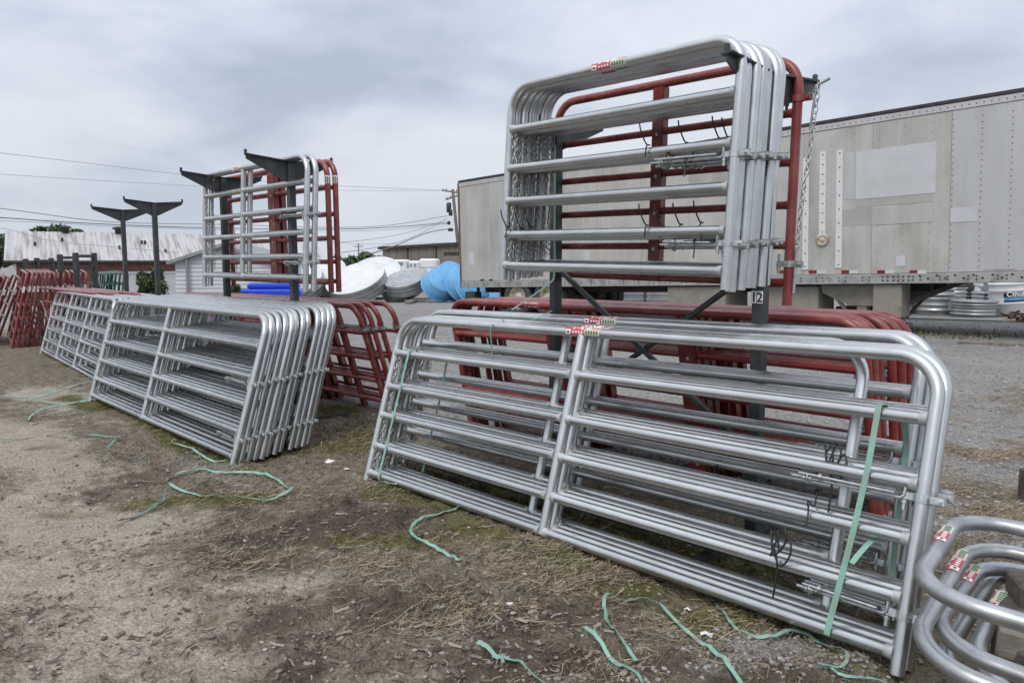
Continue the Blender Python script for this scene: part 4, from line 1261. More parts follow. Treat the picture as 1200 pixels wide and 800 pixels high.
def tub(px, py, Y, r, h, tilt, az, label, m_):
    p = at(px, py, Y)
    M = Matrix.Translation(p) @ Matrix.Rotation(az, 4, 'Z') @ Matrix.Rotation(tilt, 4, 'X')
    g = thing('plastic_tub', label, 'tub', M, 'light blue tubs piled by the trailer')
    MB().lathe([(.001, 0), (r * .86, 0), (r * .9, -.04), (r * .94, -h * .4), (r * .955, -h * .42), (r * .97, -h * .8), (r, -h)], 36).build('body', m_, g)
    MB().lathe([(r, -h), (r * 1.05, -h - .005), (r * 1.05, -h + .045), (r * .99, -h + .04)], 36).build('rim', m_, g)


tub(519, 327, 31.5, .70, .6, R(52), R(38), 'light blue tub tipped at the left of the blue pile', BLUEP)
tub(534, 323, 32.0, .85, .6, R(55), R(40), 'light blue tub standing highest in the blue pile', BLUEP)
tub(549, 327, 31.5, .80, .6, R(58), R(46), 'light blue tub tipped second from the trailer end', BLUEP)
tub(561, 331, 31.2, .78, .6, R(58), R(50), 'light blue tub half hidden by the trailer corner', BLUEP)
tub(596, 339, 30.5, .6, .5, R(40), R(40), 'light blue tub seen under the trailer by its wheel', BLUEP)

# deep blue moulded trough
p = at(317, 340, 27)
g = thing('feed_trough', 'deep blue moulded plastic trough behind the second rack', 'trough', yaw(p.x, p.y, gz(p.x, p.y), R(8)))
zt = p.z - gz(p.x, p.y)
MB().bbox((-1.1, -.5, 0), (1.1, .5, zt + .05), .06).build('body', BLUED, g)
b = MB()
for x0, x1 in ((-.95, -.45), (-.35, .2)):
    b.bbox((x0, -.535, zt - .45), (x1, -.49, zt - .14), .015)
b.build('recess_panel', BLUED, g)
MB().bbox((-.75, -.3, zt + .05), (1.0, .42, zt + .26), .06).build('lid', BLUED, g)

# tubs and barrel beyond the trailer on the right
TG = 'galvanised stock tanks seen under the trailer'


def oval_tank(px0, px1, pyb, pyt, label, depth=.6, rotz=0.0, Y=None):
    pb_ = on((px0 + px1) / 2, pyb)
    a, b2 = at(px0, pyb, pb_.y), at(px1, pyb, pb_.y)
    w = (b2 - a).length / 2
    h = at((px0 + px1) / 2, pyt, pb_.y).z - pb_.z
    d_ = Vector((pb_.x, pb_.y, 0)).normalized() * depth * .5
    g = thing('stock_tank', label, 'tank', yaw(pb_.x + d_.x, pb_.y + d_.y, gz(pb_.x, pb_.y), rotz - math.atan2(pb_.x, pb_.y)), TG)
    # stadium outline
    def ring(o, z):
        r_ = depth / 2 + o; out = []
        hw = w - depth / 2
        for k in range(13):
            t = -math.pi / 2 + math.pi * k / 12; out.append((hw + r_ * math.cos(t), r_ * math.sin(t), z))
        for k in range(13):
            t = math.pi / 2 + math.pi * k / 12; out.append((-hw + r_ * math.cos(t), r_ * math.sin(t), z))
        return out
    prof = [(0, 0), (.0, h * .12), (.035, h * .16), (.035, h * .19), (0, h * .23), (0, h * .34), (.018, h * .37), (0, h * .40), (0, h * .58), (.018, h * .61), (0, h * .64), (0, h * .72), (.035, h * .76), (.035, h * .79), (0, h * .83), (0, h - .04), (.035, h - .03), (.035, h), (-.015, h), (-.02, .06)]
    vs = []; fs = []; n = 26
    for o, z in prof: vs += ring(o, z)
    for i in range(len(prof) - 1):
        for k in range(n): fs.append((i * n + k, i * n + (k + 1) % n, (i + 1) * n + (k + 1) % n, (i + 1) * n + k))
    fs.append(tuple(range((len(prof) - 1) * n, len(prof) * n)))
    MB().add(vs, fs, 0, True).build('shell', TANK, g)
    for sx_ in (-1, 1):
        MB().tube([(sx_ * (w + .01), -.08, h * .6), (sx_ * (w + .06), -.08, h * .58), (sx_ * (w + .06), .08, h * .58), (sx_ * (w + .01), .08, h * .6)], .01, 6).build('handle', GALVB, g)
    return g


oval_tank(1071.5, 1114, 369, 338.5, 'tall oval steel tank upright left of the low round one under the trailer', .85)
oval_tank(1050, 1070, 368, 343, 'steel tank half hidden by the trailer stay', .6)
oval_tank(1098, 1129, 362, 337, 'steel tank behind the tall oval one', .7)
oval_tank(1117, 1164, 372, 353, 'low round steel tank in front of the tipped one', .9)
oval_tank(1140, 1168, 366, 343, 'steel tank behind the low round one and beside the white barrel', .7)
p = on(1133, 362)
g = thing('crate', 'dark crate between the tall oval tank and the tipped one', 'crate', yaw(p.x, p.y + .5, p.z, .1))
b = MB().bbox((-.3, -.25, 0), (.3, .25, .72), .02)
for k in range(3): b.bbox((-.31, -.275, .1 + .2 * k), (.31, -.251, .24 + .2 * k), .006)
b.build('body', TDARK, g)
p = at(1148, 339, 22.3)
g = thing('stock_tank', 'steel tank tipped on its side above the low round one', 'tank', Matrix.Translation(p) @ Matrix.Rotation(R(28), 4, 'Y') @ Matrix.Rotation(R(20), 4, 'Z'), TG)
b = MB().bbox((-.36, -.3, -.28), (.36, .3, .2), .05)
for z in (-.2, -.04, .12): b.bbox((-.38, -.32, z), (.38, .32, z + .035), .014)
b.build('shell', TANK, g)
for i, (xa, xb, yt, yb) in enumerate(((1086, 1107, 331, 345), (1110, 1140, 331, 346), (724, 752, 336, 358), (755, 780, 337, 358))):
    p = at((xa + xb) / 2, yb, 24.5); w = at(xb, yb, 24.5).x - at(xa, yb, 24.5).x; h = at(xa, yt, 24.5).z - p.z
    gg = gz(p.x, p.y)
    g = thing('steel_trough', ['steel trough with pale rim far under the trailer', 'dark steel trough far under the trailer behind the tanks', 'steel trough seen between the trailer wheels and its box', 'second steel trough beside the trailer box'][i], 'trough', yaw(p.x, p.y, gg, .05), 'steel troughs beyond the trailer')
    zt = p.z + h - gg
    b = MB().bbox((-w / 2, -.3, 0), (w / 2, .3, zt), .03)
    for z in (.3, .6): b.bbox((-w / 2 - .012, -.315, zt * z), (w / 2 + .012, .315, zt * z + .05), .012)
    b.build('shell', TANK if i != 1 else STEEL, g)
    MB().bbox((-w / 2 - .03, -.33, zt - .03), (w / 2 + .03, .33, zt + .012), .01).build('rim', TANK, g)

# white barrel with a printed label
p = on(1184, 371); q = at(1184, 331, p.y)
WHT = mat('white_drum_plastic', (0.66, 0.67, 0.70), 0.45, 0, 0.04, 2)
hb = q.z - p.z
g = thing('drum', 'white ribbed drum with a black and blue label under the trailer', 'drum', Matrix.Translation((p.x + .22, p.y + .36, p.z)) @ Matrix.Rotation(R(-5), 4, 'Y'))
pr = [(.001, 0), (.37, 0), (.39, .03), (.40, hb * .36), (.415, hb * .38), (.415, hb * .42), (.405, hb * .44), (.41, hb * .74), (.425, hb * .76), (.425, hb * .80), (.41, hb * .82), (.42, hb - .05), (.435, hb - .03), (.43, hb), (.001, hb + .005)]
MB().lathe(pr, 40).build('body', WHT, g)


def curved(bm, a0, a1, z0, z1, r_, m_, n=8):
    vs = []
    for z in (z0, z1):
        for k in range(n + 1):
            a = a0 + (a1 - a0) * k / n; vs.append((r_ * math.sin(a), -r_ * math.cos(a), z))
    bm.add(vs, [(k, k + 1, n + 2 + k, n + 1 + k) for k in range(n)], m_, True)


b = MB(); va = math.atan2(p.x, p.y)
curved(b, -.62 - va + .35, .52 - va + .35, hb * .60, hb * .72, .4125, 0); curved(b, -.60 - va + .35, .52 - va + .35, hb * .50, hb * .595, .4115, 1); curved(b, -.60 - va + .35, .52 - va + .35, hb * .455, hb * .50, .412, 0)
lb = b.build('label', [S_BLK, S_BLU], g)


ta = -.05 - va + .35
text_mesh('Cthuf', .16, S_WHT, lb, Matrix.Rotation(ta, 4, 'Z') @ Matrix.Translation((0, -.425, hb * .615)) @ Matrix.Rotation(R(90), 4, 'X'), .004)

# planks, pipe and scrap on the gravel
WOOD = mat('grey_weathered_wood', (0.20, 0.175, 0.15), 0.85, 0, 0.25, 8, 0.25, 40, (0.10, 0.085, 0.07), 0.4, 6, stretch=(.3, 3, 3))
WOODD = mat('dark_weathered_wood', (0.085, 0.072, 0.062), 0.85, 0, 0.3, 8, 0.3, 40, (0.16, 0.14, 0.12), 0.3, 8, stretch=(.3, 3, 3))
CONC = mat('pale_pipe', (0.55, 0.55, 0.52), 0.7, 0, 0.12, 4)
a, b2 = gnd(1048, 373.5, .03), gnd(1175, 377, .03)
MB().tube([a, (a + b2) / 2, b2], .032, 10).build('pipe', CONC, label='pale pipe lying along the ground under the trailer', cat='pipe')
a, b2 = gnd(1122, 402.5, .02), gnd(1260, 408, .02)
MB().bbox((0, -.05, -.03), ((b2 - a).length, .05, .03), .01, 0, frame_at(a, b2 - a)).build('lumber', WOOD, label='long thin board lying on the gravel in front of the trailer', cat='board')
for i, (xa, ya, xb, yb, w) in enumerate(((440, 351, 480, 350, .25), (484, 351.5, 540, 349.5, .3), (474, 354.5, 497, 354, .10), (478, 356.5, 492, 352.5, .10), (455, 354, 468, 353, .1))):
    a, b2 = gnd(xa, ya, .06), gnd(xb, yb, .06)
    MB().bbox((0, -w, -.06), ((b2 - a).length, w, .05), .012, 0, frame_at(a, b2 - a)).build('plank', WOOD, label=['grey plank along the foot of the big white tank', 'grey plank along the foot of the blue tubs', 'broken board lying flat in the yard', 'broken board lying askew across another in the yard', 'short board lying left of the broken ones'][i], cat='board', group='boards on the far side of the yard')
p = on(1192, 377)
g = thing('scrap_heap', 'rusty brown scrap heap at the foot of the white drum', 'scrap', Matrix.Translation((p.x + .2, p.y, p.z)))
for k in range(60):
    a = Vector((rng.uniform(-.45, .5), rng.uniform(-.25, .25), rng.uniform(.0, .16))); d = Vector((rng.uniform(-1, 1), rng.uniform(-.5, .5), rng.uniform(-.12, .2)))
    MB().bbox((0, -.02, -.012), (rng.uniform(.12, .32), .02, .02), .004, 0, frame_at(a, d)).build('scrap_piece', RUST, g)

# timbers at the right edge
def timber(p0, p1, w, h, label, m_):
    p0, p1 = Vector(p0), Vector(p1)
    b = MB(); F = frame_at(p0, p1 - p0); L = (p1 - p0).length; n = 5
    for k in range(n):
        pass
    b.bbox((0, -w / 2, -h / 2), (L, w / 2, h / 2), .008, 0, F)
    return b.build('timber', m_, label=label, cat='timber', group='timbers at the right edge')


a = at(1186, 700, 2.25); timber(a, a + Vector((.9, -.25, 0)), .14, .13, 'grey timber end carrying the pile of bowed gates', WOODD)
a = at(1168, 742, 2.15); timber(a, a + Vector((.8, -.5, -.1)), .13, .09, 'flat grey plank under the short bowed gate', WOOD)
a = at(1185, 770, 2.10); timber(a, a + Vector((.8, -.35, -.2)), .09, .09, 'dark timber below the flat grey plank', WOODD)
p = on(1212, 590); zt = at(1212, 552, p.y).z
MB().bbox((-.045, -.05, -.05), (.3, .05, zt - p.z), .008, 0, yaw(p.x, p.y + .05, p.z, .3)).build('timber_block', WOODD, label='upright weathered timber block standing in the straw at the right edge', cat='timber')
# timber bases under the lying gates
for i, (px_, py_) in enumerate(((1215, 760), (1290, 690))):
    pp = at(px_, py_, 2.3)
    MB().bbox((-.25, -.08, gz(pp.x, pp.y) - .05), (.25, .08, .56 - .06 * i), .01, 0, yaw(pp.x, pp.y, 0, .8)).build('timber', WOODD, label=['post block under the pile of bowed gates just past the edge', 'second post block under the pile of bowed gates'][i], cat='timber', group='timbers at the right edge')

# ================================================================== far buildings
ROOFM = mat('rust_streaked_tin', (0.50, 0.49, 0.485), 0.55, 0.25, 0.10, 1.0, 0, 10, (0.23, 0.19, 0.18), 0.55, 2.6, stretch=(2.2, 0.16, 0.16))
BRICKM = mat('dull_brick', (0.20, 0.095, 0.075), 0.85, 0, 0.2, 3)
SIDING = mat('white_siding', (0.55, 0.56, 0.57), 0.6, 0, 0.06, 1)
TRIMG = mat('grey_trim', (0.27, 0.275, 0.28), 0.6, 0, 0.1, 2)
TANW = mat('taupe_metal_wall', (0.195, 0.17, 0.145), 0.6, 0.05, 0.06, 1, stain=(0.25, 0.22, 0.19), stain_amt=0.25, stain_scale=.5)

# long tin-roofed building: local x along ridge, y away
a = at(11, 271, 45); ax = Vector((1, .60, 0)).normalized()
b2 = at(244, 277, 55)
Mh = frame_at((a.x, a.y, gz(a.x, a.y) - .3), ax)
hs = thing('long_building', 'long low brick building with a rust streaked white tin roof at the left', 'building', Mh)
zr = a.z - Mh.translation.z; LEN, HS, DR = 17.5, 4.0, 1.72
ze = zr - DR
MB().box((.35, -HS + .35, 0), (LEN - .35, HS - .35, ze - .02)).prism([(0, 0)] * 0 or [(.35, ze - .02), (.35 + .001, ze - .02), (.351, ze)], -.1, .1).build('wall', BRICKM, hs)
b = MB()
nr = 80
for sgn in (-1, 1):
    vs = []; fs = []
    nx = nr * 2 + 1
    for i in range(nx):
        x = -.2 + (LEN + .4) * i / (nx - 1); dz = .028 if i % 2 else 0
        for (yy, z0) in ((0, zr), (sgn * HS, ze)):
            vs.append((x, yy, z0 + dz)); vs.append((x, yy, z0 - .06))
    for i in range(nx - 1):
        o = i * 4
        f = [(o, o + 2, o + 6, o + 4), (o + 1, o + 5, o + 7, o + 3), (o + 2, o + 3, o + 7, o + 6)]
        fs += f if sgn < 0 else [t[::-1] for t in f]
    fs += [(0, 1, 3, 2), (len(vs) - 4, len(vs) - 2, len(vs) - 1, len(vs) - 3)]
    MB().add(vs, fs).build('roof', ROOFM, hs)
for sgn in (0, 1):
    xx = .36 if sgn == 0 else LEN - .36
    MB().add([(xx, -HS + .3, ze - .05), (xx, HS - .3, ze - .05), (xx, 0, zr - .08), (xx + .02, -HS + .3, ze - .05), (xx + .02, HS - .3, ze - .05), (xx + .02, 0, zr - .08)], [(0, 1, 2), (5, 4, 3), (0, 3, 4, 1), (1, 4, 5, 2), (2, 5, 3, 0)]).build('gable', BRICKM, hs)
MB().tube([(-.2, -HS - .05, ze - .06), (LEN + .2, -HS - .05, ze - .06)], .09, 8).build('gutter', TDARK, hs)
MB().box((4, -HS + .25, 0), (LEN, -HS + .34, ze - .75)).build('lower_wall', SIDING, hs)
MB().box((4, -HS + .2, ze - .75), (LEN, -HS + .33, ze - .62)).build('trim_band', SIDING, hs)
MB().tube([(.3, -HS + .1, 0), (.3, -HS + .1, ze - .1)], .06, 8).build('downpipe', SIDING, hs)
for px_ in (76, 138):
    aa = at(px_, 271, 48); lx = (Mh.inverted() @ aa).x
    MB().lathe([(.001, .42), (.30, .36), (.34, .26), (.18, .22), (.16, -.1), (.001, -.1)], 14, 0, Matrix.Translation((lx, -.1, zr - .02))).build('roof_vent', TDARK, hs)
for px_, py_ in ((73, 283), (41, 288), (170, 286), (166, 286), (194, 296), (140, 292)):
    o_ = Mh.inverted() @ Vector((0, 0, CAMZ)); d_ = Mh.inverted().to_3x3() @ ray(px_, py_)
    # meet the front roof slope
    k = DR / HS; t_ = (zr + k * o_.y - o_.z) / (d_.z - k * d_.y); pt_ = o_ + d_ * t_
    MB().tube([pt_ + Vector((0, 0, -.1)), pt_ + Vector((0, 0, .22))], .07, 8).build('roof_pipe', TDARK, hs)

# white lap-sided shed
pc_ = at(232, 330, 30); gg = gz(pc_.x, pc_.y)
xL, xR = at(206, 330, 30).x, at(318, 330, 30).x
Ms = frame_at((xL, 30, gg), Vector((1, .05, 0)))
sh = thing('shed', 'white lap-sided shed with a grey edged gable roof left of the second rack', 'shed', Ms)
W_ = xR - xL
zl = at(206, 304.5, 30).z - gg; zp = at(262, 288, 30).z - gg
b = MB().prism([(0, 0), (W_, 0), (W_, zl), (W_ * .5, zp), (0, zl)], 0.03, 4.5); b.build('wall', SIDING, sh)
k = 0
while k * .16 < zp - .1:
    z0 = k * .16
    if z0 + .15 < zl: x0, x1 = 0, W_
    else:
        t_ = (z0 + .16 - zl) / (zp - zl); x0, x1 = t_ * W_ / 2, W_ - t_ * W_ / 2
    if x1 - x0 > .2:
        MB().add([(x0, .0, z0 + .004), (x1, .0, z0 + .004), (x1, .028, z0 + .158), (x0, .028, z0 + .158), (x0, .029, z0 + .004), (x1, .029, z0 + .004)], [(0, 1, 2, 3), (0, 4, 5, 1), (0, 3, 4), (1, 5, 2)]).build('siding_board', SIDING, sh)
    k += 1
for sg in (0, 1):
    aa = Vector((-.25 if sg == 0 else W_ + .25, 0, zl - .12)); bb = Vector((W_ / 2, 0, zp + .02))
    F = frame_at(aa, bb - aa, Vector((0, 1, 0)))
    MB().box((0, -.06, -.22), ((bb - aa).length, .06, 4.7), 0, F @ Matrix.Rotation(0, 4, 'X')).build('roof', TRIMG, sh)
xd = at(219, 320, 29.9).x - xL
MB().tube(smooth_path([(xd + .3, -.12, zl + .22), (xd + .05, -.12, zl + .12), (xd, -.12, zl - .1), (xd, -.12, 0)], 4), .055, 8).build('downpipe', TRIMG, sh)

# taupe metal building behind the yard
p = at(448, 292, 62); gg = gz(p.x, p.y)
Mb = frame_at((p.x, p.y, gg), Vector((1, -.22, 0)))
mbld = thing('metal_building', 'taupe metal warehouse beyond the yard between tanks and trailer', 'building', Mb)
zt = p.z - gg; q = Mb.inverted() @ at(545, 286, 59.0)
k = 0; Lb = 26.0
slope_ = (q.z - zt) / q.x
zf = lambda x: zt + slope_ * min(x, 8) * 1.0
MB().prism([(0, 0), (Lb, 0), (Lb, zf(8)), (8, zf(8)), (0, zf(0))], .06, 14).build('wall', TANW, mbld)
xq = 0.0; k = 0
for k in range(42):
    x0, x1 = k * .62 + .015, k * .62 + .605
    MB().prism([(x0, 0), (x1, 0), (x1, zf(x1) - .02), (x0, zf(x0) - .02)], .01, .058).build('wall_panel', TANW, mbld)
b = MB().prism([(-.3, zf(0) - .02), (8, zf(8) - .02), (Lb, zf(8) - .02), (Lb, zf(8) + .22), (8, zf(8) + .22), (-.3, zf(0) + .2)], -.25, 14.3); b.build('roof_edge', TDARK, mbld)
for px_ in (475, 511):
    xx = (Mb.inverted() @ at(px_, 300, 61)).x
    MB().box((xx - .06, -.05, 0), (xx + .06, .009, zf(xx) - .05)).build('downpipe', TDARK, mbld)
xx = (Mb.inverted() @ at(516, 300, 60)).x; zd = (Mb.inverted() @ at(520, 299, 60.2)).z
MB().box((xx, -.06, zd), (xx + 2.2, .0, zd + .25)).build('door_hood', TDARK, mbld)
MB().box((xx + .1, -.02, 0), (xx + 2.0, .008, zd - .01)).build('door', TANW, mbld)

# white wrapped loads in front of it
WRAP = mat('white_wrap', (0.72, 0.73, 0.74), 0.4, 0, 0.06, 2, 0.2, 3)
for i, (xa, xb, yt, yb) in enumerate(((455, 477, 304, 317), (478, 491, 305.5, 317), (490.5, 512, 303, 318))):
    Y_ = 52; p = at((xa + xb) / 2, yb, Y_); w = (at(xb, yb, Y_).x - at(xa, yb, Y_).x); gg = gz(p.x, p.y); zt = at(xa, yt, Y_).z - gg
    g = thing('wrapped_load', ['white wrapped load at the left of the three before the taupe warehouse', 'smallest white wrapped load, in the middle before the taupe warehouse', 'white wrapped load with printed line, nearest the trailer'][i], 'load', yaw(p.x, p.y, gg, -.12), 'white wrapped loads by the warehouse')
    MB().bbox((-w / 2, 0, .05), (w / 2, 1.2, zt), .12).build('wrap', WRAP, g)
    b = MB()
    if i == 0: b.box((-.1, -.012, zt - .42), (w / 2 - .25, -.002, zt - .16))
    elif i == 1: b.box((-.25, -.012, zt - .42), (-.08, -.002, zt - .2)); b.box((.02, -.012, zt - .42), (.2, -.002, zt - .2))
    else:
        for k in range(6): b.box((-.5 + .18 * k, -.012, zt - .62), (-.37 + .18 * k, -.002, zt - .55))
    b.build('print', TRIMG, g)
    MB().box((-w / 2 + .05, 0.02, -.05), (w / 2 - .05, 1.18, .05)).build('pallet', RUST, g)

# ================================================================== trees
def leaf_mat(name, col):
    m = mat(name, col, 0.6, 0, 0.3, 1.5, rvar=0)
    m.node_tree.nodes['Principled BSDF'].inputs['Subsurface Weight'].default_value = 0.0
    return m


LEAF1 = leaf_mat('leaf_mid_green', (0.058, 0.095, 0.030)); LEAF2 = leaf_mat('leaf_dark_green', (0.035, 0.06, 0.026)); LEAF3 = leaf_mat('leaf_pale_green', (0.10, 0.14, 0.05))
BARK = mat('bark', (0.10, 0.08, 0.06), 0.9, 0, 0.25, 6)


def crown_mesh(lobes, n, size, rg):
    """leaf quads scattered through several uneven lobes"""
    v = []; f = []; ms_ = []
    for (c, rr, share) in lobes:
        for _ in range(int(n * share)):
            d = Vector((rg.gauss(0, 1), rg.gauss(0, 1), rg.gauss(0, 1))).normalized() * (rg.random() ** 0.45)
            p = Vector((c[0] + d.x * rr[0], c[1] + d.y * rr[1], c[2] + d.z * rr[2]))
            u = Vector((rg.gauss(0, 1), rg.gauss(0, 1), rg.gauss(0, .6))).normalized(); w = u.cross(Vector((rg.gauss(0, 1), rg.gauss(0, 1), rg.gauss(0, 1)))).normalized()
            s_ = size * rg.uniform(.5, 1.4); o = len(v)
            v += [p - u * s_, p + w * s_ * .45, p + u * s_, p - w * s_ * .45]
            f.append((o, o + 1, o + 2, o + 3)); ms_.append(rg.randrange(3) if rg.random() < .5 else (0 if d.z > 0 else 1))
    me_ = bpy.data.meshes.new('crown'); me_.from_pydata([tuple(a) for a in v], [], f)
    return me_, ms_


def tree(px, pyt, Y, width, label, lobes_n=7, n=2200, size=.22, cat='tree', mats=(LEAF1, LEAF2, LEAF3), trunk=True, flat=.75, seed=1, group=None, low=.35):
    rg = random.Random(seed)
    p = at(px, pyt, Y); g0 = gz(p.x, p.y); H = p.z - g0
    t = thing('tree' if cat == 'tree' else 'bush', label, cat, Matrix.Translation((p.x, p.y, g0)), group)
    lobes = []
    for k in range(lobes_n):
        a = 2 * math.pi * k / lobes_n + rg.uniform(-.4, .4); rr = width / 2 * rg.uniform(.32, .5)
        zc = H * rg.uniform(low, .92) if k else H - rr * flat
        zc = min(zc, H - rr * flat * .9)
        off = width / 2 * rg.uniform(.35, .75) if k else 0
        lobes.append(((off * math.cos(a), off * math.sin(a), zc), (rr, rr, rr * flat), 1 / lobes_n))
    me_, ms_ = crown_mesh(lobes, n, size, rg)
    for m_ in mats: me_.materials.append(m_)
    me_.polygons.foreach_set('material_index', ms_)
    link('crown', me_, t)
    b = MB()
    r0 = max(.04, width * .03)
    b.tube([(0, 0, -.2), (0.02 * width, 0, H * .35), (0, .01 * width, H * .75)], r0, 8, rad=[r0 * 1.3, r0 * .8, r0 * .3])
    for (c, rr, _) in lobes:
        z0 = H * rg.uniform(.15, .4) if trunk else 0.05
        b.tube([(0, 0, z0), (c[0] * .5, c[1] * .5, (z0 + c[2]) * .55), c], r0 * .4, 5, rad=[r0 * .5, r0 * .3, r0 * .12])
    b.build('trunk', BARK, t)
    return t


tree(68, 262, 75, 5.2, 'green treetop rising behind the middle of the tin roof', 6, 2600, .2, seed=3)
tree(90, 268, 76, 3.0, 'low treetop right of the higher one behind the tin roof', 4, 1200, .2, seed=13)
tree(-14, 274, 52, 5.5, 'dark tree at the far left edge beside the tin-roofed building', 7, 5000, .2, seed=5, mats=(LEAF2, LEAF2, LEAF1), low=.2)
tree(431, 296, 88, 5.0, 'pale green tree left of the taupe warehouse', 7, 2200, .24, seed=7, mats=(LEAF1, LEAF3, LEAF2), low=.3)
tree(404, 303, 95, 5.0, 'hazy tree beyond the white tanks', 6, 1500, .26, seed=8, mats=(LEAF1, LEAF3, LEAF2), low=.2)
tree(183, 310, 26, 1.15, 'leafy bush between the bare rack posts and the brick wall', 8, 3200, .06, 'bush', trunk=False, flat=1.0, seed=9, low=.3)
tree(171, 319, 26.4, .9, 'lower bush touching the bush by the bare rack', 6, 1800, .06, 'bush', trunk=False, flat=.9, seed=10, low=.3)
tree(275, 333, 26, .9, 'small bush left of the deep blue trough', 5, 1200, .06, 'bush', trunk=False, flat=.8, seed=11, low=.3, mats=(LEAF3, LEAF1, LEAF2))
far = MB(); fm_, fs_ = [], []
lob = []
rg = random.Random(21)
for k in range(120):
    x = -190 + k * 3.4; lob.append(((x + rg.uniform(-1, 1), 240 + rg.uniform(-8, 8), -1.2 + rg.uniform(1.0, 2.6)), (3.2, 2.5, rg.uniform(1.2, 2.0)), 1 / 120))
me_, ms_ = crown_mesh(lob, 16000, .8, rg)
for m_ in (LEAF2, LEAF1, LEAF2): me_.materials.append(m_)
me_.polygons.foreach_set('material_index', ms_)
link('treeline', me_, kind='stuff', label='far low line of trees along the horizon', cat='trees')

# ================================================================== utility pole and wires
pt_ = at(523, 222, 70); zb_ = gz(pt_.x + .75, pt_.y)
POLE = mat('pole_wood', (0.20, 0.17, 0.14), 0.85, 0, 0.2, 4)
up = thing('utility_pole', 'leaning wooden utility pole beside the rear of the trailer', 'pole', Matrix.Translation((pt_.x + .75, pt_.y, zb_)))
rel = lambda px, py, Y=70: at(px, py, Y) - Vector((pt_.x + .75, pt_.y, zb_))
MB().tube([(0.1, 0, -.3), rel(538, 300), rel(530.5, 222)], .16, 10, rad=[.19, .17, .13]).build('pole', POLE, up)
for (xa, ya, xb, yb) in ((518, 223, 537, 226), (522, 234, 537, 229)):
    a, b2 = rel(xa, ya), rel(xb, yb); MB().bbox((0, -.06, -.07), ((b2 - a).length, .06, .07), .01, 0, frame_at(a, b2 - a)).build('crossarm', POLE, up)
for (xa, ya) in ((519, 224), (523, 224), (535, 225), (524, 234), (528, 232)):
    a = rel(xa, ya - 1.5); MB().lathe([(.001, .12), (.06, .1), (.07, 0), (.04, -.06), (.001, -.06)], 8, 0, Matrix.Translation(a)).build('insulator', TRIMG, up)
for (xa, ya, h, w) in ((526, 243, .9, .22), (528, 249, .6, .18), (526, 261, .35, .15), (528, 269, .3, .25)):
    a = rel(xa, ya); MB().lathe([(.001, h / 2), (w * .8, h / 2 - .04), (w, h / 2 - .1), (w, -h / 2 + .05), (w * .8, -h / 2), (.001, -h / 2)], 10, 0, Matrix.Translation(a)).build('transformer', STEEL, up)
WIRE = mat('wire', (0.13, 0.135, 0.14), 0.6, 0, 0.05)
WIREP = mat('weathered_wire', (0.32, 0.33, 0.34), 0.6, 0, 0.05)


def wire(pts, label, r_=.022, m_=WIRE):
    P_ = smooth_path([at(x, y, Y) for x, y, Y in pts], 8)
    MB().tube(P_, r_, 5).build('power_line', m_, label=label, cat='wire', group='overhead wires')


wire([(520, 223, 70), (400, 218, 64), (250, 208, 58), (100, 191, 53), (-60, 172, 48)], 'topmost overhead wire crossing the sky to the left edge', .016, WIREP)
wire([(522, 224, 70), (330, 222, 62), (140, 213, 54), (-60, 200, 48)], 'pale overhead wire second from the top', .013, WIREP)
wire([(524, 253, 70), (430, 266, 66), (260, 263, 58), (130, 260, 53), (30, 248, 48), (-60, 236, 46)], 'overhead wire sagging down from the left over the tin roof', .022)
wire([(524, 261, 70), (420, 268, 65), (250, 267, 58), (110, 262, 52), (0, 255, 47), (-60, 252, 46)], 'darkest overhead wire just above the tin roof', .032)
wire([(526, 262, 70), (440, 270, 66), (300, 270, 60), (130, 265, 52), (60, 261, 50), (-60, 257, 46)], 'thin wire just under the darkest overhead wire', .014)
wire([(527, 268, 70), (500, 273, 60), (460, 289, 48), (425, 300, 40)], 'dark service wire dropping left from the pole', .034)
wire([(524, 256, 70), (490, 275, 60), (450, 288, 50), (400, 296, 40)], 'thin service wire fanning left from the pole', .016)
wire([(522, 258, 70), (480, 272, 60), (430, 281, 50), (390, 284, 42)], 'upper thin service wire fanning left from the pole', .014)
wire([(527, 284, 70), (440, 286, 66), (380, 283, 60), (330, 278, 56)], 'lowest faint wire from the pole to the far left', .014, WIREP)
wire([(-60, 258, 30), (10, 269, 31), (60, 282, 32), (140, 290, 33), (210, 296, 34)], 'faint drooping wire passing in front of the tin roof', .010, WIREP)
p = at(420, 285, 110); g0 = gz(p.x, p.y)
g = thing('utility_pole', 'thin distant utility pole above the white tanks', 'pole', Matrix.Translation((p.x, p.y, g0)))
MB().tube([(0, 0, -.2), (0, 0, p.z - g0)], .11, 8, rad=[.13, .09]).build('pole', POLE, g)
MB().bbox((-.7, -.05, p.z - g0 - .5), (.7, .05, p.z - g0 - .38), .01).build('crossarm', POLE, g)
# brand lettering on the red top rail behind the near stack
def rail_text(body, size, m_, gate, x, zc, r_, ang_):
    text_mesh(body, size, m_, gate, Matrix.Translation((x, -r_ * math.cos(ang_) - .001, zc + r_ * math.sin(ang_) - size * .3)) @ Matrix.Rotation(R(90) - ang_, 4, 'X'), .0012)


rt = [o for o in COL.objects if o.name.startswith('tube_gate') and o.get('label', '').startswith('red gate leaning closest')][0]
rail_text('TARTER', .046, S_WHT, rt, 1.05, 1.27, TR, R(20))

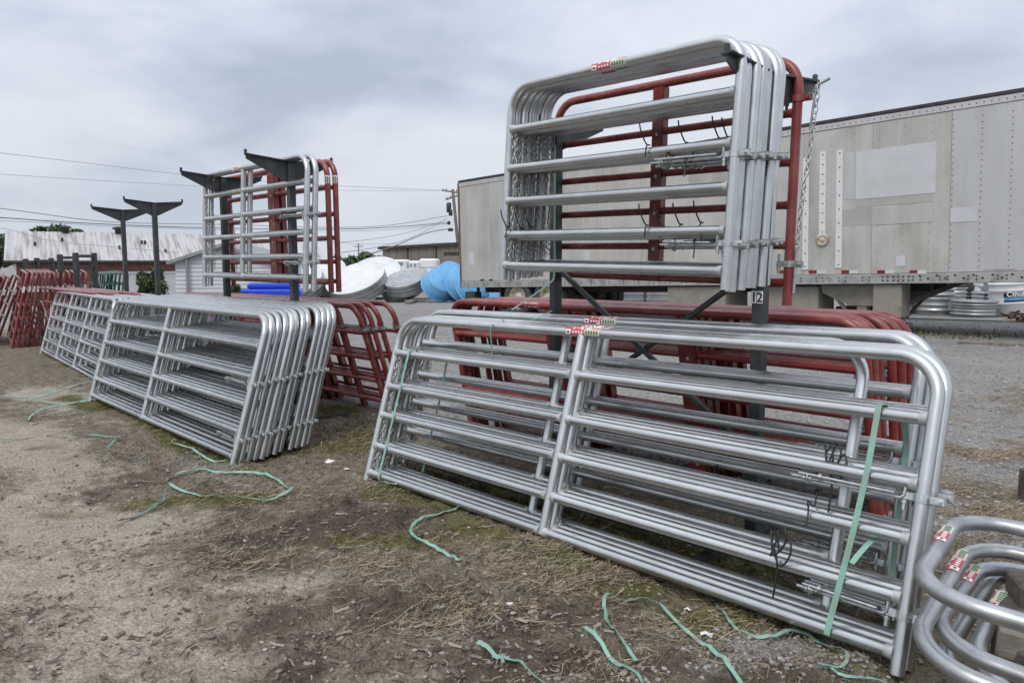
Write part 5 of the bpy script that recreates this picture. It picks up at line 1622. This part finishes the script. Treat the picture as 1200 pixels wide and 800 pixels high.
# ================================================================== straw, stones, clods, weeds
def scatter_mesh(name, verts, faces, m_, label, cat, tint=None, smooth=False):
    """one mesh for loose ground litter nobody could count"""
    verts = np.asarray(verts, np.float32).reshape(-1, 3); faces = np.asarray(faces, np.int32); k = faces.shape[1]
    me_ = bpy.data.meshes.new(name)
    me_.vertices.add(len(verts)); me_.vertices.foreach_set('co', verts.ravel())
    me_.loops.add(faces.size); me_.loops.foreach_set('vertex_index', faces.ravel())
    me_.polygons.add(len(faces)); me_.polygons.foreach_set('loop_start', np.arange(0, faces.size, k)); me_.polygons.foreach_set('loop_total', np.full(len(faces), k))
    if smooth: me_.polygons.foreach_set('use_smooth', np.ones(len(faces), bool))
    me_.update(calc_edges=True)
    if tint is not None:
        ca_ = me_.color_attributes.new('tint', 'FLOAT_COLOR', 'POINT')
        ca_.data.foreach_set('color', np.repeat(tint[:, None], 4, 1).astype(np.float32).ravel())
    me_.materials.append(m_)
    return link(name, me_, label=label, kind='stuff')


def tint_mat(name, c0, c1, c2, rough=.85):
    m = bpy.data.materials.new(name); m.use_nodes = True
    t = m.node_tree; b = t.nodes['Principled BSDF']
    a = t.nodes.new('ShaderNodeVertexColor'); a.layer_name = 'tint'
    s = t.nodes.new('ShaderNodeSeparateColor'); t.links.new(a.outputs[0], s.inputs[0])
    r_ = t.nodes.new('ShaderNodeValToRGB'); e = r_.color_ramp.elements
    e[0].color = (*c0, 1); e[1].color = (*c2, 1); e.new(.5).color = (*c1, 1)
    t.links.new(s.outputs[0], r_.inputs[0]); t.links.new(r_.outputs[0], b.inputs['Base Color'])
    b.inputs['Roughness'].default_value = rough; b.inputs['Specular IOR Level'].default_value = .3
    return m


def blob_points(blobs, n):
    """points drawn around soft patches (x, y, rx, ry, angle, weight)"""
    w = np.array([b_[2] * b_[3] * b_[5] for b_ in blobs]); w = w / w.sum()
    pick = nrng.choice(len(blobs), n, p=w); B = np.array(blobs)[pick]
    g_ = nrng.normal(0, .72, (n, 2))
    # clump inside each patch
    dx, dy = g_[:, 0] * B[:, 2], g_[:, 1] * B[:, 3]
    c, s = np.cos(B[:, 4]), np.sin(B[:, 4])
    x, y = B[:, 0] + dx * c - dy * s, B[:, 1] + dx * s + dy * c
    keep = fbm(x, y, 3.0) > nrng.uniform(-.25, .5, n)
    return x[keep], y[keep]


def straws(x, y, lmin, lmax, w, up=.25):
    n = len(x); L = nrng.uniform(lmin, lmax, n) * nrng.uniform(.6, 1, n); a = nrng.uniform(0, 2 * np.pi, n); bend = nrng.normal(0, .35, n)
    ww = w * nrng.uniform(.6, 1.4, n); rise = np.abs(nrng.normal(0, up, n)) * L
    z = gh(x, y) + nrng.uniform(.001, .012, n)
    V = np.zeros((n, 6, 3), np.float32)
    for k, (t, hgt) in enumerate(((-.5, 0), (0, .5), (.5, 1))):
        aa = a + bend * t * 2
        cx_, cy_ = x + np.cos(aa) * t * L, y + np.sin(aa) * t * L
        zz_ = np.maximum(z + rise * (hgt * .6), gh(cx_, cy_) + .002)
        for j, s_ in enumerate((-1, 1)):
            V[:, k * 2 + j, 0] = cx_ - np.sin(aa) * ww * s_ * .5; V[:, k * 2 + j, 1] = cy_ + np.cos(aa) * ww * s_ * .5; V[:, k * 2 + j, 2] = zz_ + s_ * ww * .25
    base = np.arange(n)[:, None] * 6
    F = np.concatenate([base + np.array([0, 2, 3, 1]), base + np.array([2, 4, 5, 3])])
    return V.reshape(-1, 3), F, np.repeat(nrng.rand(n), 6)


STRAWM = tint_mat('dry_straw', (0.13, 0.10, 0.07), (0.30, 0.235, 0.155), (0.50, 0.42, 0.30))
sb_ = [pb(640, 695, .5, .26, .1, 6.0), pb(700, 670, .6, .2, ROWA, 1.0), pb(480, 650, .7, .25, .2, 1.0), pb(570, 640, .5, .2, .1, 1.2), pb(330, 655, .35, .10, .1, 1.4), pb(1140, 600, .5, .4, .3, 2.4), pb(1160, 530, .8, .4, .3, 2.0),
       pb(860, 730, .4, .15, 0, .8), pb(760, 770, .5, .2, 0, .5), pb(420, 575, .7, .25, 0, .7), pb(250, 620, .9, .3, ROWA, .35), pb(1170, 470, 1.0, .5, .3, .9), pb(450, 520, .6, .5, 0, .5), pb(200, 545, 1.2, .3, ROWA, .3)]
x, y = blob_points(sb_, 80000)
ok = np.hypot(x, y) > 1.0
V_, F_, T_ = straws(x[ok], y[ok], .02, .13, .0017, .35)
scatter_mesh('straw', V_, F_, STRAWM, 'dry straw scattered over the mud in front of the stacks', None, T_)

# flattened dark litter and mud clods
ICO_V = None
bm_ = __import__('bmesh').new(); __import__('bmesh').ops.create_icosphere(bm_, subdivisions=1, radius=1.0)
ICO_V = np.array([v.co[:] for v in bm_.verts], np.float32); ICO_F = np.array([[v.index for v in f.verts] for f in bm_.faces], np.int32); bm_.free()


def stones(x, y, rmin, rmax, flat=.6, sink=.25, power=2.5):
    n = len(x); r = rmin + (rmax - rmin) * nrng.rand(n) ** power
    a = nrng.uniform(0, 2 * np.pi, n); k = len(ICO_V)
    V = ICO_V[None] * (1 + nrng.normal(0, .16, (n, k, 1)))
    V = V * (nrng.uniform(.65, 1.35, (n, 1, 3)) * np.array([1, 1, flat]))
    c, s = np.cos(a)[:, None], np.sin(a)[:, None]
    vx = V[..., 0] * c - V[..., 1] * s; vy = V[..., 0] * s + V[..., 1] * c
    V = np.stack([vx * r[:, None] + x[:, None], vy * r[:, None] + y[:, None], V[..., 2] * r[:, None] + (gh(x, y) + r * flat * (.6 - sink))[:, None]], -1)
    F = (ICO_F[None] + (np.arange(n) * k)[:, None, None]).reshape(-1, 3)
    return V.reshape(-1, 3), F, np.repeat(nrng.rand(n), k)


def fan(n, rmin, rmax, a0=-40, a1=40):
    """points across the view wedge, evenly by area in log range"""
    a = np.radians(nrng.uniform(a0, a1, n)); r = np.exp(nrng.uniform(math.log(rmin), math.log(rmax), n))
    return r * np.sin(a), r * np.cos(a)


def zone_at(arr, x, y):
    r = np.hypot(x, y); a = np.arctan2(x, y)
    ri = np.clip(np.searchsorted(rad, r), 0, NR - 1); ai = np.clip(np.searchsorted(ang, a), 0, NA - 1)
    return arr.reshape(NR, NA)[ri, ai]


CLODM = tint_mat('mud_clod', (0.10, 0.082, 0.062), (0.19, 0.16, 0.125), (0.32, 0.285, 0.24), .95)
PEBM = tint_mat('pebble', (0.12, 0.105, 0.09), (0.22, 0.205, 0.185), (0.40, 0.385, 0.36), .85)
x, y = fan(22000, 1.4, 14)
ok = (zone_at(rough, x, y) > .35) & (fbm(x, y, 2.2) > nrng.uniform(-.5, .45, len(x)))
x, y = x[ok], y[ok]
dist = np.hypot(x, y)
V_, F_, T_ = stones(x, y, .003, .017, .45, .3, 3)
scatter_mesh('mud_clods', V_, F_, CLODM, 'small mud clods on the trodden ground', None, T_)
x, y = fan(9000, 1.5, 12)
ok = fbm(x, y, 1.7) > nrng.uniform(-.2, .6, len(x)); x, y = x[ok], y[ok]
gx, gy = blob_points([pb(900, 755, .26, .12, 0, 3), pb(960, 775, .2, .1, 0, 2), pb(830, 775, .2, .1, 0, 1), pb(230, 545, .7, .2, ROWA, .5), pb(650, 780, .4, .15, 0, .4)], 3200)
V_, F_, T_ = stones(np.concatenate([x, gx]), np.concatenate([y, gy]), .002, .013, .7, .2, 2.2)
scatter_mesh('pebbles', V_, F_, PEBM, 'pale pebbles scattered in the mud', None, T_)
# flat bits of bark and dead leaf
x, y = fan(12000, 1.4, 13)
ok = (zone_at(rough, x, y) > .4) & (fbm(x + 40, y, 1.9) > nrng.uniform(-.4, .5, len(x)))
V_, F_, T_ = straws(x[ok], y[ok], .02, .09, .009, .12)
scatter_mesh('dead_litter', V_, F_, tint_mat('litter', (0.06, 0.048, 0.038), (0.16, 0.133, 0.104), (0.34, 0.305, 0.255)), 'flat dark litter trodden into the mud', None, T_)
# yard gravel
x, y = fan(26000, 4.2, 24, -30, 42)
ok = zone_at(yard, x, y) > .5
V_, F_, T_ = stones(x[ok], y[ok], .005, .022, .6, .25, 2)
scatter_mesh('gravel', V_, F_, tint_mat('yard_gravel', (0.20, 0.195, 0.185), (0.29, 0.285, 0.275), (0.40, 0.39, 0.38), .9), 'grey gravel of the yard behind the racks', None, T_)


def tufts(blobs, n, h, m_, label, w=.005):
    x, y = blob_points(blobs, n); n = len(x)
    a = nrng.uniform(0, 2 * np.pi, n); L = h * nrng.uniform(.4, 1.2, n); lean_ = nrng.uniform(.1, .9, n); z = gh(x, y)
    V = np.zeros((n, 5, 3), np.float32)
    for k, (t, hw) in enumerate(((0, 1), (.55, .75))):
        cx_ = x + np.cos(a) * lean_ * L * t * t; cy_ = y + np.sin(a) * lean_ * L * t * t
        for j, s_ in enumerate((-1, 1)):
            V[:, 2 * k + j] = np.stack([cx_ - np.sin(a) * w * hw * s_, cy_ + np.cos(a) * w * hw * s_, z + L * t - .004], 1)
    V[:, 4] = np.stack([x + np.cos(a) * lean_ * L, y + np.sin(a) * lean_ * L, z + L * (1 - .3 * lean_)], 1)
    b5 = np.arange(n)[:, None] * 5
    F = np.concatenate([b5 + np.array([0, 1, 3]), b5 + np.array([0, 3, 2]), b5 + np.array([2, 3, 4])])
    scatter_mesh('weeds', V.reshape(-1, 3), F, m_, label, None, np.repeat(nrng.rand(n), 5))


WEEDM = tint_mat('weed', (0.05, 0.065, 0.02), (0.13, 0.135, 0.045), (0.32, 0.27, 0.13))
tufts([pb(1115, 392, 1.2, .25, -.1, 1), pb(1090, 390, .6, .3, -.1, 1), pb(1170, 396, 1.4, .2, -.1, 1), pb(1085, 388, .5, .2, 0, .7)], 800, .075, WEEDM, 'dry weeds along the board in front of the trailer', .012)
tufts([pb(615, 600, 1.2, .12, ROWA, 1), pb(430, 505, .5, .4, 0, .7), pb(220, 520, 1.3, .1, ROWA, .8), pb(320, 590, .3, .1, 0, .4), pb(600, 570, 1.0, .3, ROWA, .6)], 5200, .035, tint_mat('moss', (0.03, 0.035, 0.012), (0.065, 0.07, 0.022), (0.12, 0.115, 0.045)), 'low moss and grass at the foot of the stacks', .003)

# torn paper scraps
PAPER = mat('torn_paper', (0.74, 0.74, 0.72), 0.7, 0, 0.04)
for i, (px_, py_, s_) in enumerate(((597, 710, .018), (828, 745, .035), (386, 546, .045), (407, 553, .03), (615, 678, .016), (806, 711, .02))):
    p = gnd(px_, py_, .006); b = MB(); n = 7; vs = []
    for k in range(n):
        a = 2 * math.pi * k / n + rng.uniform(-.3, .3); rr = s_ * rng.uniform(.55, 1.1); vs.append((rr * math.cos(a), rr * .55 * math.sin(a), rng.uniform(0, s_ * .5)))
    vs2 = [(x_, y_, z_ + .0015) for x_, y_, z_ in vs]
    b.add(vs + vs2, [tuple(range(n - 1, -1, -1)), tuple(range(n, 2 * n))] + [(k, (k + 1) % n, n + (k + 1) % n, n + k) for k in range(n)])
    o = b.build('paper_scrap', PAPER, label=['tiny white paper scrap in the middle of the straw', 'white paper scrap under the hairpin strap', 'white crumpled scrap right of the dozen-gate stack', 'smaller white scrap right of the crumpled one', 'small white scrap above the straw by the moss', 'pale torn scrap above the paper by the hairpin strap'][i], cat='litter')
    o.matrix_world = yaw(p.x, p.y, p.z, rng.uniform(-.6, .6))

# nothing hangs perfectly true: tip each rail a hair
for o in COL.objects:
    if o.name.startswith('rail') and o.parent and o.parent.name.startswith('tube_gate'):
        o.rotation_euler.y += rng.uniform(-.0016, .0016); o.rotation_euler.z += rng.uniform(-.0012, .0012); o.location.z += rng.uniform(-.003, .003)
        if o.data.name.startswith('rail'): o.rotation_euler.x = rng.uniform(0, 6.28)
